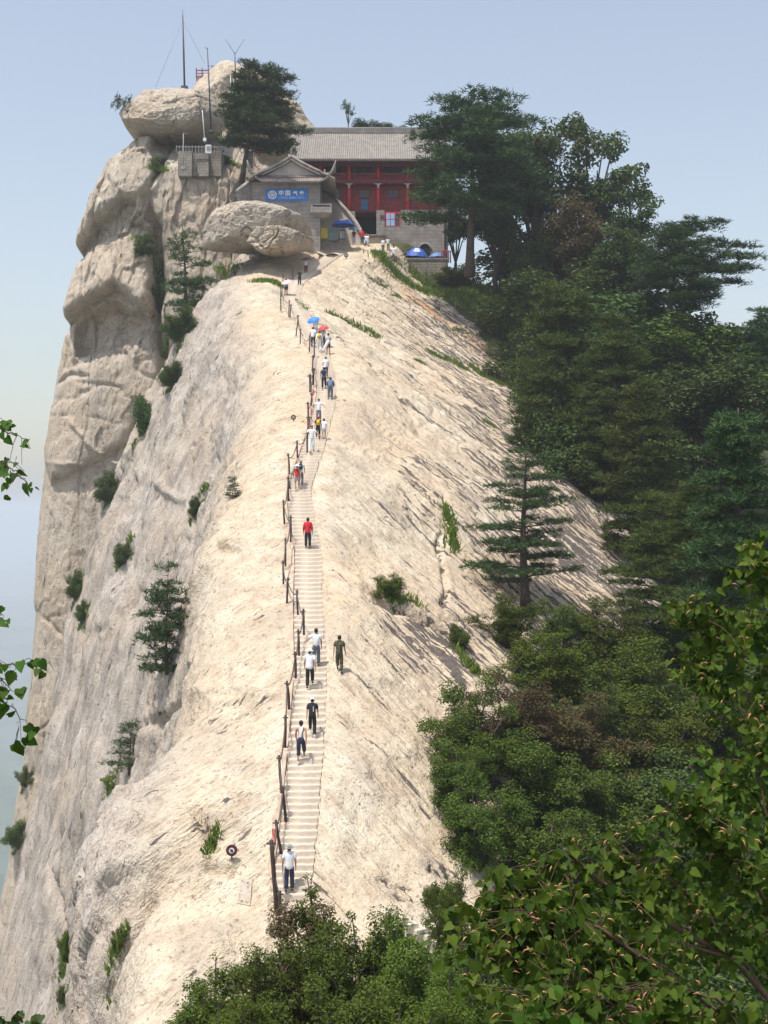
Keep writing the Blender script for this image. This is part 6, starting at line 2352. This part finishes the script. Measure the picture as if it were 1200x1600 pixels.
def pose_joints(kind):
    """joint positions of a 1.7 m figure facing +y, feet on z = 0 at the lower foot"""
    J = {}
    lean = {'climb_l': .12, 'climb_r': .12, 'bend': .75, 'stand': .02, 'arm_out': .05, 'descend': .0, 'sit': .1, 'hold': .0}[kind]
    hipz = .93
    if kind == 'sit':
        hipz = .30
    pel = Vector((0, 0, hipz))
    up = Vector((0, math.sin(lean), math.cos(lean)))
    J['pel'] = pel
    J['spine'] = pel + up * .20
    J['chest'] = pel + up * .40
    J['neck'] = pel + up * .535
    hl = lean * .6
    hu = Vector((0, math.sin(hl), math.cos(hl)))
    J['head'] = J['neck'] + hu * .13 + Vector((0, .015, 0))
    J['crown'] = J['neck'] + hu * .225 + Vector((0, .01, 0))
    fwd = {'climb_l': (1, -1), 'climb_r': (-1, 1)}.get(kind, (0, 0))
    for i, s in enumerate((-1, 1)):
        hip = pel + Vector((s * .088, 0, -.03))
        J['hip%d' % i] = hip
        if kind == 'sit':
            J['knee%d' % i] = hip + Vector((s * .06, .40, .10))
            J['ankle%d' % i] = Vector((s * .15, .50, -.06))
        elif fwd[i] > 0:                      # foot on the step above
            J['knee%d' % i] = hip + Vector((s * .02, .22, -.37))
            J['ankle%d' % i] = Vector((s * .10, .20, .26))
        elif fwd[i] < 0:
            J['knee%d' % i] = hip + Vector((s * .01, .04, -.43))
            J['ankle%d' % i] = Vector((s * .10, -.10, .08))
        elif kind == 'descend':
            J['knee%d' % i] = hip + Vector((s * .02, .10 if s > 0 else .02, -.42))
            J['ankle%d' % i] = Vector((s * .11, .16 if s > 0 else -.10, .02 if s > 0 else .20))
        else:
            J['knee%d' % i] = hip + Vector((s * .015, .03, -.43))
            J['ankle%d' % i] = Vector((s * .11, -.02 + .06 * (s > 0), .08))
        a = J['ankle%d' % i]
        J['toe%d' % i] = a + Vector((s * .03, .17, -.045))
        J['heel%d' % i] = a + Vector((0, -.05, -.035))
        sh = J['chest'] + up * .075 + Vector((s * .175, 0, 0))
        J['sho%d' % i] = sh
        sw = .14 * (fwd[i] if fwd[i] else 0) * -1
        if kind == 'arm_out' and s < 0 or kind == 'descend':
            J['elb%d' % i] = sh + Vector((s * .17, .05, -.20))
            J['wri%d' % i] = J['elb%d' % i] + Vector((s * .16, .12, -.08 + .06 * s))
        elif kind == 'hold' and s > 0:
            J['elb%d' % i] = sh + Vector((s * .05, .10, -.25))
            J['wri%d' % i] = J['elb%d' % i] + Vector((-s * .05, .16, .18))
        elif kind in ('sit', 'bend'):
            J['elb%d' % i] = sh + Vector((s * .05, .12, -.24))
            J['wri%d' % i] = J['elb%d' % i] + Vector((-s * .04, .18, -.12))
        else:
            J['elb%d' % i] = sh + Vector((s * .055, sw * .7 - .02, -.28))
            J['wri%d' % i] = J['elb%d' % i] + Vector((s * .01, sw + .07, -.235))
    return J


POSES = {}


def pose_meshes(kind):
    if kind in POSES:
        return POSES[kind]
    J = pose_joints(kind)
    D = {'J': J}
    # body: one continuous surface with five-fingered hands
    pts, ed, ix = [], [], {}

    def add(key, p, rx, ry=None, par=None):
        ix[key] = len(pts)
        pts.append((p.x, p.y, p.z, rx, ry or rx))
        if par is not None:
            ed.append((ix[par], ix[key]))
    add('pel', J['pel'], .130, .095)
    add('spine', J['spine'], .105, .080, 'pel')
    add('chest', J['chest'], .130, .092, 'spine')
    add('neck', J['neck'], .055, .058, 'chest')
    add('chin', J['neck'].lerp(J['head'], .45) + Vector((0, .01, 0)), .062, .070, 'neck')
    add('head', J['head'], .078, .095, 'chin')
    add('crown', J['crown'], .055, .065, 'head')
    add('nose', J['head'] + Vector((0, .105, -.02)), .012, .012, 'head')
    for i, s in enumerate((-1, 1)):
        add('ear%d' % i, J['head'] + Vector((s * .085, -.005, -.01)), .014, .02, 'head')
        add('hip%d' % i, J['hip%d' % i], .085, .090, 'pel')
        add('thi%d' % i, J['hip%d' % i].lerp(J['knee%d' % i], .5), .075, .078, 'hip%d' % i)
        add('knee%d' % i, J['knee%d' % i], .056, .058, 'thi%d' % i)
        add('calf%d' % i, J['knee%d' % i].lerp(J['ankle%d' % i], .35), .056, .058, 'knee%d' % i)
        add('ank%d' % i, J['ankle%d' % i], .036, .040, 'calf%d' % i)
        add('toe%d' % i, J['toe%d' % i], .036, .026, 'ank%d' % i)
        add('sho%d' % i, J['sho%d' % i], .052, .052, 'chest')
        add('elb%d' % i, J['elb%d' % i], .042, .042, 'sho%d' % i)
        add('fore%d' % i, J['elb%d' % i].lerp(J['wri%d' % i], .35), .040, .038, 'elb%d' % i)
        add('wri%d' % i, J['wri%d' % i], .027, .024, 'fore%d' % i)
        d = (J['wri%d' % i] - J['elb%d' % i]).normalized()
        side = Vector((0, 1, 0)) - d * d.y
        side.normalize()
        palm = J['wri%d' % i] + d * .075
        add('palm%d' % i, palm, .032, .020, 'wri%d' % i)
        inw = Vector((-s, 0, 0))
        for f in range(4):
            b = palm + d * (.035 + .004 * (1.5 - abs(f - 1.5))) + side * (.030 - .020 * f)
            L = (.062, .074, .068, .052)[f]
            add('f%d%da' % (i, f), b + d * L * .5 + inw * .006, .0095, .0095, 'palm%d' % i)
            add('f%d%db' % (i, f), b + d * L * .85 + inw * .026, .0085, .0085, 'f%d%da' % (i, f))
        add('t%da' % i, J['wri%d' % i] + d * .05 + side * .040, .011, .011, 'palm%d' % i)
        add('t%db' % i, J['wri%d' % i] + d * .085 + side * .052 + inw * .012, .0095, .0095, 't%da' % i)
    D['body'] = skin_mesh('body', pts, ed, 0, 1)

    def garment(name, items, edges, levels=1):
        return skin_mesh(name, [(p.x, p.y, p.z, rx, ry) for p, rx, ry in items], edges, 0, levels)
    up = (J['chest'] - J['pel']).normalized()
    for nm, frac in (('tee', .62), ('long_shirt', 1.75)):
        it = [(J['pel'] - up * .13, .185, .150), (J['spine'], .180, .145), (J['chest'], .195, .150), (J['neck'] + up * .03, .085, .085)]
        eg = [(0, 1), (1, 2), (2, 3)]
        for i in (0, 1):
            b = len(it)
            it += [(J['sho%d' % i] + up * .01, .095, .092), (J['sho%d' % i].lerp(J['elb%d' % i], min(1, frac * 1.2)), .078, .076)]
            eg += [(2, b), (b, b + 1)]
            if frac > 1:
                it.append((J['elb%d' % i].lerp(J['wri%d' % i], .85), .046, .044))
                eg.append((b + 1, b + 2))
        D[nm] = garment('shirt', it, eg)
    it = [(J['pel'] - up * .12, .165, .130), (J['spine'], .158, .125), (J['chest'], .172, .130), (J['chest'] + up * .13, .11, .09)]
    D['vest'] = garment('shirt', it, [(0, 1), (1, 2), (2, 3)])
    for nm, frac in (('trousers', 1.0), ('cropped', .55), ('shorts', -.1)):
        it = [(J['pel'] + up * .15, .150, .120), (J['pel'], .168, .132)]
        eg = [(0, 1)]
        for i in (0, 1):
            b = len(it)
            it += [(J['hip%d' % i] - Vector((0, 0, .05)), .112, .118), (J['hip%d' % i].lerp(J['knee%d' % i], .5 if frac > -.05 else .45), .100, .104)]
            eg += [(1, b), (b, b + 1)]
            if frac > 0:
                it += [(J['knee%d' % i], .086, .088), (J['knee%d' % i].lerp(J['ankle%d' % i], .94 * frac), .078, .082)]
                eg += [(b + 1, b + 2), (b + 2, b + 3)]
            else:
                it += [(J['hip%d' % i].lerp(J['knee%d' % i], .88), .086, .090)]
                eg += [(b + 1, b + 2)]
        D[nm] = garment('trousers', it, eg)
    D['shoes'] = []
    for i in (0, 1):
        D['shoes'].append(garment('shoe', [(J['heel%d' % i], .042, .040), (J['ankle%d' % i] + Vector((0, .05, -.045)), .046, .038), (J['toe%d' % i], .044, .028), (J['toe%d' % i] + Vector((0, .05, 0)), .03, .018)], [(0, 1), (1, 2), (2, 3)]))
    hd = J['head'] + Vector((0, -.012, .02))
    mb = MB()
    prof = [(.006, .118), (.045, .108), (.078, .080), (.094, .040), (.097, .0), (.090, -.04), (.075, -.075)]
    vs, fs, n = [], [], 14
    for r, z in prof:
        for k in range(n):
            a = 2 * math.pi * k / n
            y = math.sin(a)
            zz2 = z
            if y > .25 and z < .05:              # hairline above the face
                zz2 = max(z, .045)
            vs.append((hd.x + r * math.cos(a) * .93, hd.y + r * y * 1.12, hd.z + zz2))
    for q in range(len(prof) - 1):
        for k in range(n):
            fs.append((q * n + k, (q + 1) * n + k, (q + 1) * n + (k + 1) % n, q * n + (k + 1) % n))
    mb.add(vs, fs, True)
    D['hair'] = mb.mesh('hair')
    c = (hd.x, hd.y + .005, hd.z)
    mb = MB()
    mb.lathe([(.003, .135), (.06, .128), (.095, .085), (.105, .035), (.108, .03), (.17, .015), (.172, .008), (.10, .022)], 18, c)
    D['hat'] = mb.mesh('hat')
    mb = MB()
    mb.lathe([(.003, .135), (.06, .125), (.098, .08), (.11, .035), (.115, .03), (.28, -.015), (.282, -.022), (.105, .022)], 20, c)
    D['sun_hat'] = mb.mesh('sun_hat')
    mb = MB()
    mb.lathe([(.003, .130), (.055, .122), (.092, .085), (.106, .035), (.108, .02), (.098, .02)], 18, c)
    vs = []
    for k in range(7):
        a = math.pi * (.18 + .64 * k / 6)
        vs += [(c[0] + .10 * math.cos(a), c[1] + .105 * math.sin(a), c[2] + .03), (c[0] + .105 * math.cos(a), c[1] + .19 * math.sin(a), c[2] + .02)]
    mb.add(vs, [(2 * k, 2 * k + 1, 2 * k + 3, 2 * k + 2) for k in range(6)], True)
    D['cap'] = mb.mesh('cap')
    # backpack on the back (facing +y, so the pack is at -y)
    bc = J['chest'] - up * .06 + Vector((0, -.20, 0))
    bm = bmesh.new()
    bmesh.ops.create_cube(bm, size=1)
    bmesh.ops.bevel(bm, geom=bm.edges[:], offset=.18, segments=3, affect='EDGES')
    for v in bm.verts:
        taper = 1 - .22 * (v.co.z + .5)
        q = Vector((v.co.x * .30 * taper, v.co.y * .17 * taper, v.co.z * .42))
        q.rotate(Matrix.Rotation(-math.atan2(up.y, up.z), 3, 'X'))
        v.co = q + bc
    pk = bpy.data.meshes.new('backpack')
    bm.to_mesh(pk)
    bm.free()
    for pl_ in pk.polygons:
        pl_.use_smooth = True
    D['pack'] = pk
    POSES[kind] = D
    return D


def wear(root, name, me_, mt):
    c = bpy.data.objects.new(name, me_)
    COL.objects.link(c)
    c.parent = root
    if len(me_.materials) == 0:
        me_.materials.append(mt)
    c.material_slots[0].link = 'OBJECT'
    c.material_slots[0].material = mt
    return c


def person(label, px, py, hpx, pose, top, topm, bot, botm, head=('hair', None), turn=0.0, shoes=SHOE, pack=None, lift=0.0, hmax=1.82):
    h = ray(px, py)
    Yd = h[0].y if h else 150.0
    p = P(px, py, Yd)
    cxy = crest(Yd)
    if abs(p.x - float(cxy[0])) < float(stair_half(Yd)) + .15 and Yd < 152:
        p.z = float(cxy[1]) + .02
    else:
        p.z = h[0].z + .01 if h else p.z
    p.z += lift
    D = pose_meshes(pose)
    o = empty('person', p)
    hh = min(hmax, max(1.25, hpx * Yd / FOC))
    full = {'bend': 1.45, 'sit': .95}.get(pose, 1.72)
    o.scale = [hh / full] * 3
    o.rotation_euler = (0, 0, turn)
    tag(o, label, 'person', 'people on the mountain')
    wear(o, 'body', D['body'], SKIN)
    if top:
        wear(o, 'shirt', D[top], topm)
    wear(o, 'trousers', D[bot], botm)
    for s in D['shoes']:
        wear(o, 'shoe', s, shoes)
    wear(o, 'hair', D['hair'], HAIR)
    if head[0] != 'hair':
        wear(o, head[0], D[head[0]], head[1])
    if pack:
        wear(o, 'backpack', D['pack'], pack)
    return o, D['J'], hh / full


PI = math.pi
person('person in grey hat, white shirt and navy trousers standing lowest on the stairs', 452, 1401, 73, 'stand', 'tee', WHITE, 'trousers', NAVY, ('hat', cloth('hat_grey', (.30, .29, .27))), .1)
o, J, s = person('shirtless person in navy cropped trousers with a white towel over the back', 470, 1199, 66, 'climb_r', None, None, 'cropped', NAVY, shoes=WHITE, turn=-.1)
mb = MB()
c = J['chest']
vs = []
for k, (x, y, z) in enumerate(((.02, .08, .10), (.03, -.02, .155), (.03, -.12, .10), (.02, -.145, -.05), (.0, -.145, -.20), (-.01, -.14, -.26))):
    for w in (-.065, .0, .065):
        vs.append((c.x + x + w, c.y + y - abs(w) * .1, c.z + z + .012 * math.sin(w * 40)))
n = len(vs)
vs += [(v[0], v[1] + .012, v[2] - .012) for v in vs]
fs = []
for k in range(5):
    for j in range(2):
        a = k * 3 + j
        fs += [(a, a + 1, a + 4, a + 3), (n + a, n + a + 3, n + a + 4, n + a + 1)]
for k in range(5):
    fs += [(k * 3, k * 3 + 3, n + k * 3 + 3, n + k * 3), (k * 3 + 2, n + k * 3 + 2, n + k * 3 + 5, k * 3 + 5)]
mb.add(vs, fs, True)
tw_ = mb.build('towel', WHITE)
tw_.location, tw_.rotation_euler, tw_.scale = o.location, o.rotation_euler, o.scale
tag(tw_, 'white towel hung over the shoulder of the shirtless person', 'towel')
o, J, s = person('person in white cap and all-black clothes with a pale stripe down the back', 488, 1157, 60, 'climb_l', 'tee', BLACK, 'trousers', BLACK, ('cap', WHITE), 0, WHITE)
mb = MB()
c = J['chest']
mb.box(c.x + .03, c.x + .075, c.y - .148, c.y - .132, c.z - .22, c.z + .02)
wear(o, 'stripe', mb.mesh('stripe'), PALE)
person('person in white sun cap, white shirt and black trousers climbing mid-stair', 484, 1082, 62, 'climb_r', 'tee', WHITE, 'trousers', BLACK, ('hat', WHITE), 0)
person('bareheaded person in white shirt and grey trousers reaching for the chain', 494, 1047, 59, 'arm_out', 'tee', WHITE, 'trousers', cloth('mid_grey', (.10, .11, .13)), turn=.1)
person('person in camouflage uniform walking on the bare rock beside the stairs', 530, 1052, 59, 'climb_l', 'tee', CAMO, 'trousers', CAMO, turn=-.1)
o, J, s = person('person in red long-sleeved shirt and black trousers carrying a white bag', 481, 862, 48, 'stand', 'long_shirt', REDC, 'trousers', BLACK)
bm = bmesh.new()
bmesh.ops.create_cube(bm, size=1)
bmesh.ops.bevel(bm, geom=bm.edges[:], offset=.2, segments=2, affect='EDGES')
for v in bm.verts:
    w = .8 + .4 * (.5 - v.co.z)
    v.co = Vector((v.co.x * .10 * w, v.co.y * .22 * w, v.co.z * .34 - .24))
me_ = bpy.data.meshes.new('plastic_bag')
bm.to_mesh(me_)
bm.free()
bag = link('plastic_bag', me_, WHITE)
bag.location = o.matrix_world @ Vector((0, 0, 0)) if False else Vector(o.location) + Vector(J['wri1']) * s + Vector((.04, .05, -.02))
tag(bag, 'white plastic bag held by the person in the red shirt', 'bag')
mb = MB()
mb.tube([(0, -.05, -.10), (0, -.02, .02), (0, .02, .02), (0, .05, -.10)], .008, 5)
mb.build('handle', WHITE, bag)
person('person in brown hat and white shirt with a navy backpack', 470, 763, 40, 'climb_l', 'tee', WHITE, 'trousers', GREY, ('hat', STRAW), 0, pack=NAVY)
person('person in red tank top, grey shorts and wide white sun hat', 464, 771, 41, 'climb_r', 'vest', REDC, 'shorts', cloth('light_grey', (.30, .32, .34)), ('sun_hat', WHITE), 0, PALE)
person('person all in white stepping down towards the viewer', 487, 712, 43, 'descend', 'tee', WHITE, 'trousers', WHITE, turn=PI + .1)
person('person in black trousers with a bright yellow backpack', 497, 691, 36, 'climb_l', 'tee', BLACK, 'trousers', BLACK, ('cap', REDC), .1, pack=YELLOW)
person('small person in white top and shorts beside the yellow backpack', 506, 691, 33, 'climb_r', 'tee', WHITE, 'shorts', PALE, ('hair', None), 0, PALE, hmax=1.5)
person('person in white tee and dark trousers spreading both arms, facing down', 498, 664, 37, 'descend', 'tee', WHITE, 'trousers', GREY, turn=PI)
person('person in blue-grey jacket bending forward on the steps', 516, 628, 33, 'bend', 'long_shirt', BLUEC, 'trousers', cloth('slate', (.10, .11, .12)), turn=0)
person('person in white cap and dark clothes with a navy backpack', 506, 612, 36, 'climb_r', 'tee', BLUEC, 'trousers', BLACK, ('cap', WHITE), 0, pack=NAVY)
person('dark-haired person in white with a red scarf just above the navy backpack', 509, 594, 33, 'stand', 'tee', WHITE, 'trousers', MAROON, ('hair', None), PI)
person('person in grey shirt and dark shorts under the folded white umbrella', 513, 557, 33, 'hold', 'tee', PALE, 'shorts', BLACK, ('hair', None), .2)
person('person in white outfit with a yellow backpack', 499, 553, 33, 'climb_l', 'long_shirt', WHITE, 'trousers', WHITE, ('hair', None), 0, WHITE, pack=YELLOW)
person('person in red cap, white shirt and dark trousers by the chain', 489, 546, 32, 'climb_r', 'tee', WHITE, 'trousers', BLACK, ('cap', REDC), 0)
person('person in grey shirt beneath the red umbrella', 504.5, 546, 32, 'hold', 'tee', PALE, 'trousers', NAVY, ('hair', None), 0)
person('person in white shirt beneath the bright blue umbrella', 494, 530, 30, 'hold', 'tee', WHITE, 'trousers', PALE, ('hair', None), .2)
person('person in lilac shirt and dark shorts beneath the pink umbrella', 447, 464, 26, 'hold', 'tee', LILAC, 'shorts', NAVY, ('hair', None), 0)
person('person in dark clothes standing alone at the bend of the stairs', 468, 448, 24, 'stand', 'tee', BLACK, 'trousers', BLACK, ('hair', None), PI)
person('person in white shirt beneath the brown umbrella', 478, 429, 23, 'hold', 'tee', WHITE, 'trousers', MAROON, ('hair', None), PI)
person('person in brown coat standing left of the group by the temple', 546, 382, 24, 'stand', 'long_shirt', BROWN, 'trousers', BROWN, turn=0)
person('person in maroon top and pale jeans beneath the teal umbrella', 553, 382, 23, 'hold', 'tee', MAROON, 'trousers', cloth('pale_jeans', (.32, .36, .44)), turn=0)
person('person in bright red shirt and jeans by the temple', 566, 382, 24, 'stand', 'long_shirt', REDC, 'trousers', JEANS, turn=.2)
person('person in white sitting on the ground by the red-shirted person', 572.5, 383, 11, 'sit', 'tee', WHITE, 'trousers', PALE, turn=PI)
person('person in white shirt and dark green trousers near the grass tuft', 598.5, 394, 21, 'stand', 'tee', WHITE, 'trousers', GREEN, turn=PI)
person('person in white shirt and red cap near the grass tuft', 606.5, 392, 21, 'stand', 'tee', WHITE, 'trousers', GREY, ('cap', REDC), PI)
person('person in white seated at the terrace edge', 615, 402, 14, 'sit', 'tee', WHITE, 'trousers', PALE, turn=PI)
for label, px, py, Yd, m_ in (('person in white behind the terrace coping by the blue parasol', 632, 411, 154.6, WHITE), ('person in pale blue behind the terrace coping by the red railing', 681, 413, 154.8, cloth('pale_blue', (.42, .50, .60)))):
    D = pose_meshes('stand')
    o = empty('person', P(px, py, Yd) - Vector((0, 0, .6)))
    o.scale = [.95] * 3
    tag(o, label, 'person', 'people on the mountain')
    wear(o, 'body', D['body'], SKIN)
    wear(o, 'shirt', D['tee'], m_)
    wear(o, 'trousers', D['trousers'], GREY)
    wear(o, 'hair', D['hair'], HAIR)


def held(label, px, py, below, r, h, col, tilt):
    """an umbrella held above the person whose feet are at (px, below)"""
    _r = ray(px, below)
    Yd = (_r[0].y if _r else 150.0) - .15
    umbrella('umbrella', label, 'umbrella', px, py, Yd, r, h, simple_mat(label.split()[0] + '_umbrella_cloth', col, .6, .1, 4), .75, tilt, 'umbrellas on the stairs')


held('bright blue umbrella tilted forward on the stairs', 489.5, 500, 530, .56, .24, (.03, .22, .66), (R(28), R(-18)))
held('red umbrella behind the person with the yellow backpack', 505, 513, 546, .48, .20, (.50, .04, .05), (R(18), R(-12)))
held('pink umbrella at the bend of the upper stairs', 449, 441, 464, .62, .22, (.68, .48, .52), (R(22), R(-6)))
held('brown umbrella highest on the stairs', 478.5, 405, 429, .58, .24, (.24, .10, .08), (R(10), R(-8)))
held('teal umbrella in the group by the temple', 551, 358, 382, .55, .24, (.12, .32, .46), (R(10), 0))
# folded white umbrella carried slantwise
Yd = ray(511, 556)[0].y - .3
a, b = P(504, 549, Yd), P(514.5, 531, Yd)
mb = MB()
d = (b - a)
mb.tube([a + d * t for t in (0, .08, .3, .6, .85, 1)], [.01, .05, .10, .14, .10, .03], 10)
o = mb.build('umbrella', cloth('white', (.76, .77, .78)))
tag(o, 'half-folded white umbrella carried slantwise on the stairs', 'umbrella')
mb = MB()
mb.tube([a - d * .25, b + d * .1], .012, 5)
mb.build('shaft', IRON, o)

# ------------------------------------------------------------------ the summer haze
mb = MB()
mb.box(-17000, 17000, -14000, 20000, -1200, 75)
m, nt, out = mat_new('haze')
v = nd(nt, 'ShaderNodeVolumePrincipled')
v.inputs['Color'].default_value = (0.86, 0.91, 1.0, 1)
v.inputs['Density'].default_value = 0.00028
v.inputs['Anisotropy'].default_value = 0.2
nt.links.new(v.outputs[0], out.inputs['Volume'])
haze = mb.build('haze', m)
tag(haze, 'pale blue summer haze over the valley', kind='stuff')
